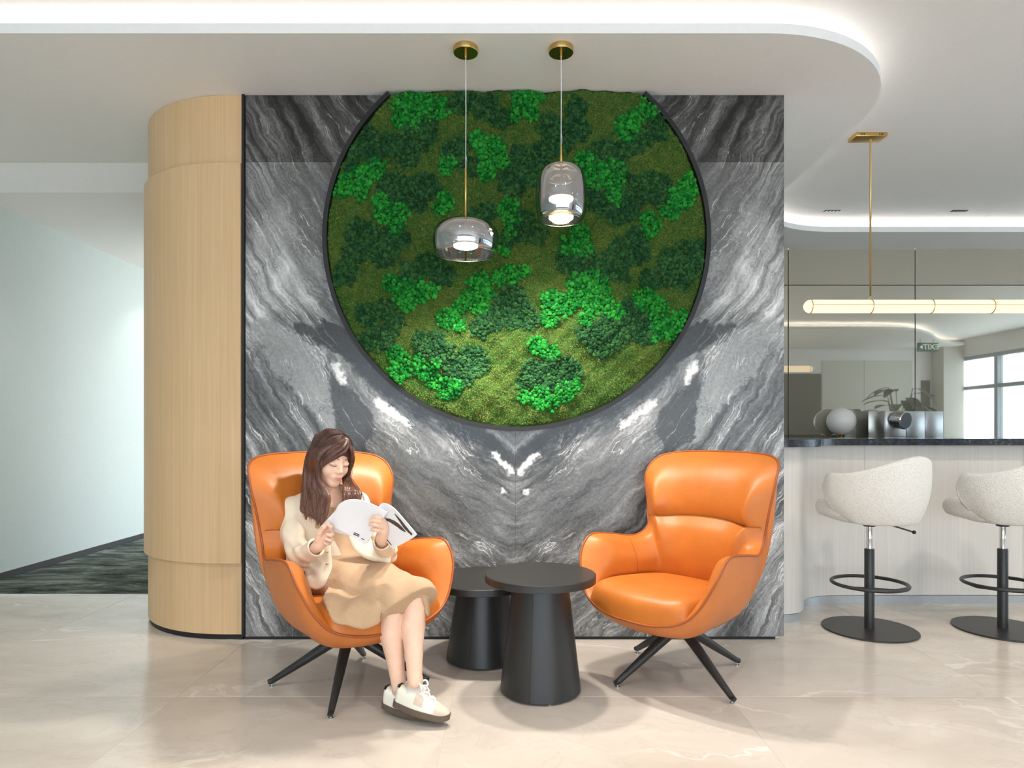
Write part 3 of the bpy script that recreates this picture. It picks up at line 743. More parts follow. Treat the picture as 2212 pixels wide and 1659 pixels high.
# ------------------------------------------------------------------ small things on the back counter
gy = 6.65; gr = 29.3*gy/FPX; gx_, gz_ = X_(1815, gy), Z_(910.5, gy)
gl = thing('globe_lamp', 'white opal globe table lamp with a small brass foot in front of the mirror', 'table lamp', (gx_, gy-.02, 1.05))
zz = gz_-1.05
obj('globe', *lathe([(gr*math.sin(a), zz-gr*math.cos(a)) for a in np.linspace(.05, PI-.001, 28)], 48, True, False), M['cream_white'], gl, smooth=True)
obj('foot', *lathe([(0, 0), (.062, 0), (.062, .008), (.03, .018), (.022, .04), (.03, .05), (.034, zz-gr+.012), (0, zz-gr+.014)], 40, False, False), M['brass'], gl, angle=35)
ap = thing('coffee_machine', 'brushed steel counter appliance with a chrome round spout', 'appliance', (X_(1912, 6.35), 6.35, 1.05))
aw = X_(2038, 6.35)-X_(1912, 6.35); ah = Z_(888, 6.35)-1.05
box('housing', 0, aw, 0.012, .30, 0, ah, M['steel'], ap, bevel=.003)
for a, b in ((.0, .36), (.365, .685), (.69, 1.0)):
    box('front_panel', a*aw+.002, b*aw-.002, 0, .012, .05 if a == 0 else .006, ah-.002, M['steel'], ap, bevel=.002)
box('drawer_front', .002, .36*aw-.002, 0, .012, .006, .046, M['steel'], ap, bevel=.002)
kx, kzz = .16*aw, Z_(905, 6.35)-1.05
V, Fc = lathe([(.0, 0), (.072, 0), (.078, .02), (.070, .05), (.085, .06), (.085, .12), (.078, .125)], 40, False, False)
Rk = Matrix.Rotation(math.radians(24), 3, 'Z') @ Matrix.Rotation(math.radians(8), 3, 'X') @ Matrix.Rotation(PI/2, 3, 'X')
V = [tuple(Rk @ Vector(v)+Vector((kx, .01, kzz))) for v in V]
kn = obj('knob', V, Fc, M['chrome'], ap, angle=35)
V, Fc = lathe([(0, .1255), (.078, .1255), (.078, .123)], 40, False, False)
V = [tuple(Rk @ Vector(v)+Vector((kx, .01, kzz))) for v in V]
obj('knob_face', V, Fc, M['blackmetal'], kn)
# ------------------------------------------------------------------ orange swivel lounge chairs
def leather(name, rgb, rough=.42):
    t = NT(name); p = t.tc()
    c0 = lin(*rgb); f = t.noise(p, 7, 3); g = t.noise(p, 420, 3, .6); wr_ = t.noise(t.vadd(p, t.vmul(t.noise(p, 6, 3, color=True), (.12, .12, .12))), 9, 4, .55)
    k = t.rng(f, .3, .7, .93, 1.06)
    col = t.n('VectorMath', {0: c0[:3], 3: k}, operation='SCALE').outputs[0]
    hgt = t.m_('ADD', t.m_('MULTIPLY', g, .06), t.m_('MULTIPLY', wr_, 1.))
    return t.pbr(col, rough, t.bump(hgt, .25, .012), **{'Specular IOR Level': .45})
M['leather'] = leather('tan_orange_leather', (198, 112, 42))
M['leather_out'] = leather('tan_orange_leather_shell', (196, 113, 54), .38)
M['piping'] = leather('orange_leather_piping', (160, 80, 32), .45)
RIM = np.array([[0, .348, 1.054], [.238, .329, 1.047], [.345, .266, 1.014], [.37, .201, .927], [.346, .186, .786], [.329, .173, .665], [.355, .089, .614], [.386, -.064, .633], [.394, -.2, .638], [.385, -.274, .555], [.333, -.316, .439], [.262, -.343, .368], [.14, -.367, .333], [0, -.378, .329]])
CRE = np.array([[0, .165, .43], [.09, .163, .43], [.14, .158, .43], [.18, .148, .43], [.205, .135, .43], [.232, .11, .43], [.258, .05, .43], [.278, -.05, .43], [.288, -.15, .43], [.285, -.22, .425], [.275, -.285, .40], [.258, -.338, .365], [.14, -.364, .336], [0, -.374, .332]])
def full_loop(C, n=8):
    full = np.concatenate([C, (C[1:-1]*[-1, 1, 1])[::-1]]); return catmull(full, n, closed=True)
def sstep(a, b, x):
    t = np.clip((x-a)/(b-a), 0, 1); return t*t*(3-2*t)
def lounge_chair(label, cx, cy, rot, base_ang, group=None):
    root = thing('lounge_chair', label, 'armchair', (cx, cy, 0), rot, group)
    R = full_loop(RIM); K = full_loop(CRE); n = len(R)          # 26*8 = 208, index 0 top centre, 104 front centre
    # outer shell
    m = 22; V = np.zeros((n, m, 3)); zb_ = .232
    Bx = np.array([0, .0, 0])
    for j, t in enumerate(np.linspace(0, 1, m)):
        C1 = R*[1.05, 1.06, 1]; C1[:, 2] = zb_+(R[:, 2]-zb_)*.42
        lowf = sstep(.30, .5, R[:, 2])
        C1[:, :2] = R[:, :2]*(1.0+.06*lowf)[:, None]
        C2 = R*[.80, .80, 1]; C2[:, 2] = zb_+.012+0*R[:, 2]
        B_ = R*[.16, .16, 0]; B_[:, 2] = zb_
        V[:, j] = (1-t)**3*R+3*(1-t)**2*t*C1+3*(1-t)*t*t*C2+t**3*B_
    for _ in range(60):
        A_ = V.copy(); A_[:, 1:-1] = .5*V[:, 1:-1]+.125*(np.roll(V, 1, 0)[:, 1:-1]+np.roll(V, -1, 0)[:, 1:-1]+V[:, 2:]+V[:, :-2]); V = A_
    V = V.reshape(-1, 3); SHELL = V; Fc = grid_faces(n, m, cu=True)+[tuple(i*m+m-1 for i in range(n))]
    obj('outer_shell', V, Fc, M['leather_out'], root, smooth=True)
    # inner back and arms, from the rim to the seat crease
    nb = 11*8; cols = [i % n for i in range(-nb, nb+1)]
    Rb, Kb = R[cols], K[cols]
    front = sstep(-.2, -.34, Rb[:, 1]); ax = np.array([0, -.08])
    zsm = .735-.015*(Rb[:, 0]/.35)**2
    ts = np.clip((Rb[:, 2]-zsm)/(Rb[:, 2]-Kb[:, 2]+1e-6), 0, .95); ts[Rb[:, 2] < zsm] = 0
    g_ = sstep(0, .32, ts)
    def inner(tv, bl, lift):
        P_ = Rb+(Kb-Rb)*tv[:, None]
        d = ax-P_[:, :2]; d /= np.linalg.norm(d, axis=1)[:, None]+1e-9
        P_[:, :2] += d*bl[:, None]; P_[:, 2] += lift
        return P_
    mh = 22; Hd = np.zeros((len(cols), mh, 3))
    for j, v in enumerate(np.linspace(0, 1, mh)):
        puff = .080*(1-(1-min(1, v/.3))**2)+.018*math.sin(PI*v)
        drop = 1-.42*max(0, (v-.72)/.28)**2.2
        Hd[:, j] = inner(ts*v, g_*puff*drop, 0*ts)
    mb = 26; S = np.zeros((len(cols), mb, 3))
    for j, w_ in enumerate(np.linspace(0, 1, mb)):
        backb = .057+.030*(1-(1-min(1, w_/.22))**2); backb *= (1-w_**2.4)
        roll = (1-(1-min(1, w_/.16))**2)
        armb = (.050*roll*(1-w_)**.5+.030*math.sin(PI*w_)**1.2)*(1-.55*front)
        S[:, j] = inner(ts+(1-ts)*w_, g_*backb+(1-g_)*armb, (1-g_)*.014*math.sin(PI*min(1, w_/.3))*(1-front))
    def relax(G, it, wrap=False):
        for _ in range(it):
            A_ = G.copy()
            if wrap: A_[:, 1:-1] = .5*G[:, 1:-1]+.125*(np.roll(G, 1, 0)[:, 1:-1]+np.roll(G, -1, 0)[:, 1:-1]+G[:, 2:]+G[:, :-2])
            else: A_[1:-1, 1:-1] = .5*G[1:-1, 1:-1]+.125*(G[2:, 1:-1]+G[:-2, 1:-1]+G[1:-1, 2:]+G[1:-1, :-2])
            G = A_
        return G
    Hd = relax(Hd, 30); S = relax(S, 10)
    ih = np.where(ts > .002)[0]; lo, hi_ = max(ih.min()-1, 0), min(ih.max()+2, len(cols))
    obj('headrest', Hd[lo:hi_].reshape(-1, 3), grid_faces(hi_-lo, mh, flip=True), M['leather'], root, smooth=True)
    obj('backrest', S.reshape(-1, 3), grid_faces(len(cols), mb, flip=True), M['leather'], root, smooth=True)
    obj('headrest_seam', *tube(S[lo+2:hi_-2, 0], .0022, 6), M['piping'], root, smooth=True)
    for s in (-1, 1):
        i = nb+s*(6*8+4)
        obj('arm_seam', *tube(S[i, 3:mb-1], .0018, 6), M['piping'], root, smooth=True)
    # seat cushion
    m2 = 26; W = np.zeros((n, m2, 3)); cen = np.array([0, -.10, .452])
    fr = sstep(-.30, -.36, K[:, 1])
    for j, s in enumerate(np.linspace(0, 1, m2)):
        ss = s**1.4
        P_ = K+(cen-K)*ss
        ztop = .447+.012*np.clip(-P_[:, 1]/.3, -.6, 1)
        u = np.clip(ss/(.16+.22*fr), 0, 1)
        P_[:, 2] = K[:, 2]+(ztop-K[:, 2])*np.sqrt(np.clip(1-(1-u)**2, 0, 1))
        P_[:, 1] -= fr*.022*np.sin(PI*np.clip(ss/.30, 0, 1))
        W[:, j] = P_
    W = relax(W, 14, True)
    obj('seat_cushion', W.reshape(-1, 3), grid_faces(n, m2, cu=True, flip=True), M['leather'], root, smooth=True)
    obj('rim_piping', *tube(R, .0055, 8, closed=True), M['piping'], root, smooth=True)
    # little pull flap low on both sides of the shell
    for s in (-1, 1):
        ptsf = [(s*.262, -.10, .292), (s*.292, .0, .318), (s*.285, .10, .325)]
        C_ = catmull(ptsf, 6); C_ = np.array([SHELL[((SHELL-c)**2).sum(1).argsort()[:6]].mean(0) for c in C_]); C_[1:-1] = (C_[:-2]+C_[1:-1]*2+C_[2:])/4
        obj('shell_seam', *tube(C_, .0028, 6), M['piping'], root, smooth=True)
    # base
    obj('swivel_plate', *lathe([(0, .2), (.055, .2), (.062, .212), (.062, .236), (0, .236)], 32, False, False), M['blackmetal'], root, angle=30)
    for q in range(4):
        a = base_ang-rot+q*PI/2; c, s = math.cos(a), math.sin(a)
        P_ = [(c*r, s*r, z) for r, z in ((.02, .222), (.07, .201), (.20, .117), (.345, .026), (.362, .020))]
        leg = obj('leg', *tube(P_, [.027, .0255, .020, .0135, .0115], 16), M['blackmetal'], root, smooth=True)
        obj('glide', *lathe([(.0, 0), (.011, 0), (.011, .005), (.005, .006), (.005, .014), (0, .014)], 14, False, False, (c*.348, s*.348, 0)), M['chrome'], leg, angle=30)
    return root
lounge_chair('empty tan orange leather swivel lounge chair right of the black tables', .794, 3.131, -.889, math.radians(24))
lounge_chair('tan orange leather swivel lounge chair the reading woman sits in', -.742, 3.015, .7725, math.radians(2))

# ------------------------------------------------------------------ black cone tables
M['tabletop'] = plain('matt_black_tabletop', (44, 42, 40), .42, noise=.04)
def cone_table(label, cx, cy, zt_, rtop, rb, rn, th=.034):
    t = thing('side_table', label, 'side table', (cx, cy, 0))
    obj('cone_base', *lathe([(0, .008), (rb-.004, .008), (rb, .012), (rn, zt_-th), (0, zt_-th)], 96, False, False), M['blackmetal'], t, angle=30)
    obj('table_top', *lathe([(0, zt_-th), (rtop-.002, zt_-th), (rtop, zt_-th+.002), (rtop, zt_-.003), (rtop-.003, zt_), (0, zt_)], 96, False, False), M['tabletop'], t, angle=30)
    obj('base_seam', *tube([(-.07*0-(rb+.0004)*math.sin(.3), -(rb+.0004)*math.cos(.3), .014), (-(rn+.0004)*math.sin(.3), -(rn+.0004)*math.cos(.3), zt_-th)], .0008, 4), M['tabletop'], t)
    for q in range(5):
        a = q*2*PI/5-PI/2+.2
        obj('glide', *lathe([(0, 0), (.009, 0), (.009, .009), (0, .009)], 12, False, False, ((rb-.02)*math.cos(a), (rb-.02)*math.sin(a), 0)), M['chrome'], t, angle=30)
    return t
cone_table('taller black cone table in front, with the smaller round top', .127, 2.955, .524, .247, .180, .124)
cone_table('lower black cone table behind, beside the reading woman', -.150, 3.365, .413, .270, .183, .128)

# ------------------------------------------------------------------ bar stools
def boucle():
    t = NT('cream_boucle_fabric'); p = t.tc()
    v = t.n('TexVoronoi', {'Vector': t.vadd(p, t.vmul(t.noise(p, 60, 2, color=True), (.012, .012, .012))), 'Scale': 190}).outputs['Distance']
    f = t.noise(p, 160, 3)
    c = t.ramp(t.m_('ADD', t.m_('MULTIPLY', v, .7), t.m_('MULTIPLY', f, .4)), [(.15, lin(240, 235, 228)), (.55, lin(234, 228, 220)), (.9, lin(216, 210, 201))])
    h_ = t.m_('SUBTRACT', t.m_('MULTIPLY', f, .4), v)
    return t.pbr(c, .95, t.bump(h_, .8, .004), **{'Specular IOR Level': .15, 'Sheen Weight': .2})
M['boucle'] = boucle()
def bar_stool(label, cx, cy, rot):
    root = thing('bar_stool', label, 'bar stool', (cx, cy, 0), rot, 'cream bar stools')
    # wrap-around back: local front is +y
    na, nz_ = 72, 13; half = math.radians(122)
    out, inn = [], []
    thk = .052
    def prof(a, s):
        e = abs(a)/half
        top = .998-.100*sstep(0, .78, e); bot = .650+.04*sstep(.7, 1, e)
        top -= .06*sstep(.88, 1.0, e)**2
        z = bot+(top-bot)*s
        r = .262+.030*math.sin(min(1, s*1.05)*PI*.6)
        r *= (1-.10*(1-s)**4)
        return r, z
    V = []; ring = []
    for i in range(na+1):
        a = -half+2*half*i/na
        e = abs(a)/half; th_ = thk*(1-.55*sstep(.93, 1, e))
        sec = []
        for s in np.linspace(0, 1, nz_):
            r, z = prof(a, s); sec.append((r, z))
        r1, z1 = prof(a, 1)
        for q in np.linspace(0, PI, 7)[1:-1]: sec.append((r1-th_/2+th_/2*math.cos(q), z1+th_*.42*math.sin(q)))
        for s in np.linspace(1, 0, nz_):
            r, z = prof(a, s); sec.append((r-th_, z))
        r0, z0 = prof(a, 0)
        for q in np.linspace(0, PI, 5)[1:-1]: sec.append((r0-th_/2-th_/2*math.cos(q), z0-th_*.3*math.sin(q)))
        for r, z in sec:
            aa = a*(.84+.16*min(1, max(0, (z-.62)/.25)))-PI/2     # back at -y, arms lean forward
            V.append((r*math.cos(aa), r*math.sin(aa)-.02, z))
        ms = len(sec)
    Fc = grid_faces(na+1, ms, cv=True)
    # round end caps
    for side, i in ((0, 0), (1, na)):
        cidx = len(V); base = V[i*ms:(i+1)*ms]; c = np.mean(base, axis=0)
        aa = (-half if side == 0 else half)-PI/2; tdir = np.array([-math.sin(aa), math.cos(aa), 0])*(-1 if side == 0 else 1)
        prev = [i*ms+k for k in range(ms)]
        for f_, sh in ((.012, .86), (.020, .5)):
            cur = []
            for b in base:
                V.append(tuple(c+(np.array(b)-c)*np.array([sh, sh, .5+.5*sh])+tdir*f_)); cur.append(len(V)-1)
            for k in range(ms):
                q = (prev[k], prev[(k+1) % ms], cur[(k+1) % ms], cur[k]); Fc.append(q if side else q[::-1])
            prev = cur
        Fc.append(tuple(prev) if side else tuple(prev[::-1]))
    obj('backrest', V, Fc, M['boucle'], root, smooth=True)
    # seat pad, a little forward of the back
    V, Fc = lathe([(0, .648), (.19, .648), (.222, .66), (.236, .69), (.236, .715), (.222, .742), (.18, .752), (0, .756)], 64, False, False)
    V = [(x*.98, y*1.06+.055, z) for x, y, z in V]
    obj('seat', V, Fc, M['boucle'], root, smooth=True)
    obj('shell_bottom', *lathe([(0, .630), (.16, .630), (.21, .645), (.22, .67), (0, .67)], 48, False, False), M['boucle'], root, smooth=True)
    obj('swivel_plate', *lathe([(0, .602), (.03, .602), (.034, .606), (.034, .632), (0, .632)], 24, False, False), M['blackmetal'], root, angle=30)
    obj('gas_lift', *lathe([(.0165, .46), (.0165, .53), (.0172, .532), (.0165, .535), (.0165, .61)], 24, True, True), M['chrome'], root, angle=40)
    obj('column', *lathe([(.027, .008), (.027, .468), (.025, .472), (0, .472)], 32, True, False), M['blackmetal'], root, angle=30)
    obj('base_plate', *lathe([(0, 0), (.253, 0), (.255, .002), (.255, .008), (.252, .010), (0, .012)], 96, False, False), M['blackmetal'], root, angle=30)
    fr_ = [(.2*math.cos(a), .2*math.sin(a)+.0, .27) for a in np.linspace(0, 2*PI, 64, endpoint=False)]
    fo = obj('footrest_ring', *tube(fr_, .0105, 12, closed=True), M['blackmetal'], root, smooth=True)
    for a in (math.radians(-60), math.radians(150)):
        obj('footrest_arm', *tube(catmull([(.2*math.cos(a), .2*math.sin(a), .268), (.13*math.cos(a), .13*math.sin(a), .245), (.02*math.cos(a), .02*math.sin(a), .24)], 5), .008, 10), M['blackmetal'], fo, smooth=True)
    ca = -rot                                              # lever points to the right of the photograph
    P_ = [(.03, -.03, .622), (.09, -.06, .616), (.20, -.10, .582)]
    P_ = [(x*math.cos(ca)-y*math.sin(ca), x*math.sin(ca)+y*math.cos(ca), z) for x, y, z in P_]
    lv = obj('height_lever', *tube(catmull(P_, 5), .0045, 8), M['blackmetal'], root, smooth=True)
    obj('lever_tip', *lathe([(.011*math.sin(a), -.011*math.cos(a)) for a in np.linspace(.02, PI-.02, 10)], 14, True, True, P_[-1]), M['black'], lv, smooth=True)
    return root
sx, sy = floorpt(1878, 1360)
bar_stool('cream boucle bar stool nearest the marble wall', sx, sy, math.radians(28))
bar_stool('cream boucle bar stool at the right edge of the picture', X_(2166, sy), sy, math.radians(28))

# ------------------------------------------------------------------ exit sign, plants and downlights
ex = thing('exit_sign', 'green hanging exit sign with white letters, mirrored in the tinted glass', 'exit sign', (8.50, 0.0, CEIL_Z))
M['signgreen'] = plain('exit_sign_green', (40, 92, 74), .4); M['signwhite'] = emit('exit_sign_lettering', (235, 245, 240), 1.0)
zc = Z_(750, 13.54)-CEIL_Z
box('panel', -.21, .21, -.02, .02, zc-.09, zc+.09, M['signgreen'], ex, bevel=.004)
for s in (-.15, .12): obj('rod', *tube([(s, 0, zc+.09), (s, 0, -.001)], .006, 8), M['silver'], ex, smooth=True)
def text_mesh(body, size):
    cu = bpy.data.curves.new('t', 'FONT'); cu.body = body; cu.size = size; cu.align_x = 'CENTER'; cu.align_y = 'CENTER'; cu.extrude = .002
    o = bpy.data.objects.new('t', cu); COL.objects.link(o); bpy.context.view_layer.update()
    me = bpy.data.meshes.new_from_object(o.evaluated_get(bpy.context.evaluated_depsgraph_get()))
    bpy.data.objects.remove(o); return me
me = text_mesh('EXIT', .155); me.materials.append(M['signwhite'])
tx = bpy.data.objects.new('lettering', me); COL.objects.link(tx); tx.parent = ex; tx.rotation_euler = (PI/2, 0, PI); tx.location = (.055, .0225, zc)
obj('arrow', [(-.115, .0225, zc+.042), (-.115, .0225, zc-.042), (-.175, .0225, zc)], [(0, 1, 2)], M['signwhite'], ex)
M['leaf'] = plain('dark_green_leaf', (44, 66, 40), .4, noise=.2, nscale=12); M['stem'] = plain('green_stem', (70, 84, 50), .6); M['pot'] = plain('grey_planter', (150, 148, 144), .6)
def leaf_mesh(Lf, wf, droop):
    n = 9; V = []
    for i in range(n):
        t = i/(n-1); wv = wf*math.sin(PI*min(1, t*.93+.05))**.8; y = t*Lf; z = -droop*t*t*Lf
        V += [(-wv, y, z+.16*wv), (0, y, z), (wv, y, z+.16*wv)]
    return V, grid_faces(n, 3)
def plant(label, x, y, h_, nl, spread):
    p = thing('potted_plant', label, 'potted plant', (x, y, 0), group=None)
    obj('planter', *lathe([(0, 0), (.16, 0), (.2, .42), (.185, .42), (.175, .38), (0, .38)], 32, False, False), M['pot'], p, angle=30)
    for k in range(nl):
        a = k*2.4; zl = h_*(.55+.45*(k+1)/nl)-.12; r0 = spread*(.25+.25*random.random())
        bx, by = r0*math.cos(a), r0*math.sin(a)
        st = obj('stem', *tube(catmull([(0, 0, .37), (bx*.3, by*.3, zl*.6), (bx, by, zl)], 6), .008, 6), M['stem'], p, smooth=True)
        V, Fc = leaf_mesh(.40+.2*random.random(), .09+.03*random.random(), .35+.5*random.random())
        Rm = Matrix.Rotation(a-PI/2, 3, 'Z') @ Matrix.Rotation(random.uniform(-.1, .7), 3, 'X')
        obj('leaf', [tuple(Rm @ Vector(v)+Vector((bx, by, zl))) for v in V], Fc, M['leaf'], p, smooth=True)
plant('tall broad-leaved potted plant reflected right of the globe lamp', X_(1965, 13), .2, 2.15, 26, .75)
plant('shorter broad-leaved potted plant reflected just above the steel appliance', X_(1836, 12.3), 1.75, 1.60, 16, .4)
M['downlight'] = emit('downlight_lens', (255, 246, 228), 12)
def downlight(label, x, y, z, power, spot, color=(1, .97, .93)):
    d = thing('downlight', label, 'downlight', (x, y, z), group='recessed ceiling downlights')
    obj('bezel', *lathe([(.045, -.001), (.055, -.001), (.055, -.006), (.045, -.006)], 24, False, False), M['paint'], d, angle=30)
    obj('lens', *lathe([(0, -.002), (.044, -.002), (.044, -.003), (0, -.003)], 24, False, False), M['downlight'], d)
    l = bpy.data.lights.new('downlight_beam', 'SPOT'); l.energy = power; l.spot_size = math.radians(spot); l.spot_blend = .7; l.shadow_soft_size = .04; l.color = color
    o = bpy.data.objects.new('downlight_beam', l); COL.objects.link(o); o.parent = d; o.location = (0, 0, -.02)
downlight('recessed downlight over the mouth of the corridor', -3.62, 4.42, SOF_Z, 34, 100, (.97, 1., .97))
downlight('recessed downlight deep in the corridor, hidden by the oak column', -3.55, 7.1, 2.90, 20, 100, (.97, 1., .97))
for q, (x, y) in enumerate(((-2.4, 1.2), (-.8, 1.2), (.8, 1.2), (2.4, 1.2), (-1.6, -1.2), (0.2, -1.2), (2.0, -1.2), (3.0, 2.3), (4.3, 2.4), (4.2, .6))):  # fill downlights out of view, added to brighten the room and bar front
    nm = ('leftmost in the row nearest the moss wall', 'second from the left in the row nearest the moss wall', 'third from the left in the row nearest the moss wall', 'rightmost in the row nearest the moss wall',
          'leftmost in the rear row', 'middle one in the rear row', 'rightmost in the rear row', 'in front of the first bar stool', 'in front of the second bar stool', 'between the bar stools and the rear soffit')[q]
    downlight('added unseen fill downlight, '+nm, x, y, CEIL_Z, 62 if q > 6 else 40, 140)
# ------------------------------------------------------------------ implicit-surface modeller for the seated woman
class Vol:
    def __init__(s, lo, hi, h):
        s.lo = np.array(lo, float); s.h = h; s.n = np.ceil((np.array(hi)-s.lo)/h).astype(int)+1
        s.D = np.full(s.n, .08, np.float32)
    def reg(s, lo, hi):
        i0 = np.clip(np.floor((np.array(lo)-s.lo)/s.h).astype(int), 0, s.n); i1 = np.clip(np.ceil((np.array(hi)-s.lo)/s.h).astype(int)+1, 0, s.n)
        if (i1 <= i0).any(): return None, None
        sl = tuple(slice(a, b) for a, b in zip(i0, i1))
        ax = [np.float32(s.lo[q]+s.h*np.arange(i0[q], i1[q])) for q in range(3)]
        return sl, np.meshgrid(*ax, indexing='ij', sparse=True)
    def comb(s, sl, d, k, sub=False):
        a = s.D[sl]
        if sub:
            if k <= 0: s.D[sl] = np.maximum(a, -d); return
            h = np.clip(.5-.5*(a+d)/k, 0, 1); s.D[sl] = a+(-d-a)*h+k*h*(1-h)
        else:
            if k <= 0: s.D[sl] = np.minimum(a, d); return
            h = np.clip(.5+.5*(a-d)/k, 0, 1); s.D[sl] = a+(d-a)*h-k*h*(1-h)
    def cap(s, a, b, ra, rb=None, k=.01, sub=False, flat=None):
        a = np.array(a, float); b = np.array(b, float); rb = ra if rb is None else rb
        m = max(ra, rb)+k+3*s.h
        sl, g = s.reg(np.minimum(a, b)-m, np.maximum(a, b)+m)
        if sl is None: return
        d = b-a; L2 = max(d@d, 1e-9)
        t = np.clip(((g[0]-a[0])*d[0]+(g[1]-a[1])*d[1]+(g[2]-a[2])*d[2])/L2, 0, 1)
        r = np.sqrt((g[0]-a[0]-t*d[0])**2+(g[1]-a[1]-t*d[1])**2+(g[2]-a[2]-t*d[2])**2)-(ra+(rb-ra)*t)
        s.comb(sl, r.astype(np.float32), k, sub)
    def chain(s, pts, rad, k=.01, kj=None, sub=False):
        for i in range(len(pts)-1): s.cap(pts[i], pts[i+1], rad[i], rad[i+1], k, sub)
    def ell(s, c, R, rad, k=.02, sub=False):
        c = np.array(c, float); R = np.array(R, float); rad = np.array(rad, float)      # rows of R = local axes
        ext = np.sqrt(((R*rad[:, None])**2).sum(0)); m = k+3*s.h
        sl, g = s.reg(c-ext-m, c+ext+m)
        if sl is None: return
        q = [(g[0]-c[0])*R[i][0]+(g[1]-c[1])*R[i][1]+(g[2]-c[2])*R[i][2] for i in range(3)]
        k0 = np.sqrt(sum((q[i]/rad[i])**2 for i in range(3))); k1 = np.sqrt(sum((q[i]/rad[i]**2)**2 for i in range(3)))
        s.comb(sl, (k0*(k0-1)/np.maximum(k1, 1e-6)).astype(np.float32), k, sub)
    def cut(s, p, n, lo, hi, k=0):
        """remove the side of the plane the normal points to, inside a box"""
        sl, g = s.reg(lo, hi); n = np.array(n, float)/np.linalg.norm(n)
        d = -((g[0]-p[0])*n[0]+(g[1]-p[1])*n[1]+(g[2]-p[2])*n[2])
        s.D[sl] = np.maximum(s.D[sl], -d)
    def warp(s, fn):
        sl, g = s.reg(s.lo, s.lo+s.h*(s.n-1)); b = np.abs(s.D) < .03
        s.D = s.D+np.where(b, fn(*g), 0).astype(np.float32)
    def mesh(s, smooth=0):
        D = s.D; neg = D < 0
        c = np.zeros(np.array(D.shape)-1, np.uint8)
        for i in (0, 1):
            for j in (0, 1):
                for k in (0, 1): c += neg[i:D.shape[0]-1+i, j:D.shape[1]-1+j, k:D.shape[2]-1+k]
        act = (c > 0) & (c < 8); I = np.argwhere(act); idx = np.full(act.shape, -1, np.int32); idx[act] = np.arange(len(I))
        acc = np.zeros((len(I), 3)); cnt = np.zeros(len(I))
        corners = [(i, j, k) for i in (0, 1) for j in (0, 1) for k in (0, 1)]
        val = {q: D[I[:, 0]+q[0], I[:, 1]+q[1], I[:, 2]+q[2]] for q in corners}
        for q in corners:
            for ax in range(3):
                if q[ax] == 0:
                    r = list(q); r[ax] = 1; a, b = val[q], val[tuple(r)]; m = (a < 0) != (b < 0)
                    t = np.where(m, a/np.where(m, a-b, 1), 0); p = np.tile(np.array(q, float), (len(I), 1)); p[:, ax] = t
                    acc += np.where(m[:, None], p, 0); cnt += m
        V = s.lo+s.h*(I+acc/cnt[:, None]); Q = []
        for ax in range(3):
            o1, o2 = [(1, 2), (2, 0), (0, 1)][ax]
            sa = [slice(None)]*3; sb = [slice(None)]*3; sa[ax] = slice(0, -1); sb[ax] = slice(1, None)
            A, B = neg[tuple(sa)], neg[tuple(sb)]
            for flip, msk in ((False, A & ~B), (True, ~A & B)):
                E_ = np.argwhere(msk); E_ = E_[(E_[:, o1] > 0) & (E_[:, o2] > 0) & (E_[:, o1] < act.shape[o1]) & (E_[:, o2] < act.shape[o2])]
                if not len(E_): continue
                def gi(d1, d2):
                    f = E_.copy(); f[:, o1] += d1; f[:, o2] += d2; return idx[f[:, 0], f[:, 1], f[:, 2]]
                q = np.stack([gi(-1, -1), gi(0, -1), gi(0, 0), gi(-1, 0)], 1)
                Q.append(q[:, ::-1] if flip else q)
        Q = np.concatenate(Q); Q = Q[(Q >= 0).all(1)]
        for _ in range(smooth):
            S = np.zeros_like(V); C = np.zeros(len(V))
            for a in range(4):
                b = (a+1) % 4; np.add.at(S, Q[:, a], V[Q[:, b]]); np.add.at(C, Q[:, a], 1); np.add.at(S, Q[:, b], V[Q[:, a]]); np.add.at(C, Q[:, b], 1)
            V = .5*V+.5*S/np.maximum(C, 1)[:, None]
        return V, Q
def Wp(px, py, Y): return np.array([X_(px, Y), Y, Z_(py, Y)])
def vobj(name, vol, mat, parent, base, smooth=0, label=None):
    V, Q = vol.mesh(smooth); return obj(name, V-base, Q, mat, parent, smooth=True, label=label)

# materials
def skin_mat():
    t = NT('skin'); p = t.pos(); f = t.noise(p, 35, 3)
    c = t.ramp(f, [(.3, lin(238, 194, 168)), (.7, lin(242, 201, 176))])
    return t.pbr(c, .45, **{'Subsurface Weight': .12, 'Subsurface Radius': (.012, .005, .003), 'Specular IOR Level': .35})
M['skin'] = skin_mat()
M['lip'] = plain('lips', (216, 146, 132), .4); M['brow'] = plain('dark_brown_brow', (84, 60, 50), .8)
def knit_mat():
    t = NT('ribbed_beige_knit'); P = t.sep(t.pos())
    lat = t.m_('ADD', t.m_('MULTIPLY', P[0], .716), t.m_('MULTIPLY', P[1], .698))
    v = t.m_('ADD', lat, t.m_('MULTIPLY', P[2], .45))
    w_ = t.m_('SINE', t.m_('MULTIPLY', v, 2*PI/.0046))
    c = t.mix(t.rng(w_, -1, 1, 0, 1), lin(190, 154, 120), lin(210, 176, 142))
    return t.pbr(c, .9, t.bump(w_, .45, .002), **{'Specular IOR Level': .15, 'Sheen Weight': .15})
M['knit'] = knit_mat()
def jacket_mat():
    t = NT('cream_wool_jacket'); p = t.pos(); f = t.noise(p, 14, 4)
    c = t.ramp(f, [(.3, lin(222, 203, 178)), (.7, lin(232, 215, 192))])
    return t.pbr(c, .7, t.bump(t.noise(p, 500, 2), .15, .001), **{'Specular IOR Level': .3})
M['jacket'] = jacket_mat()
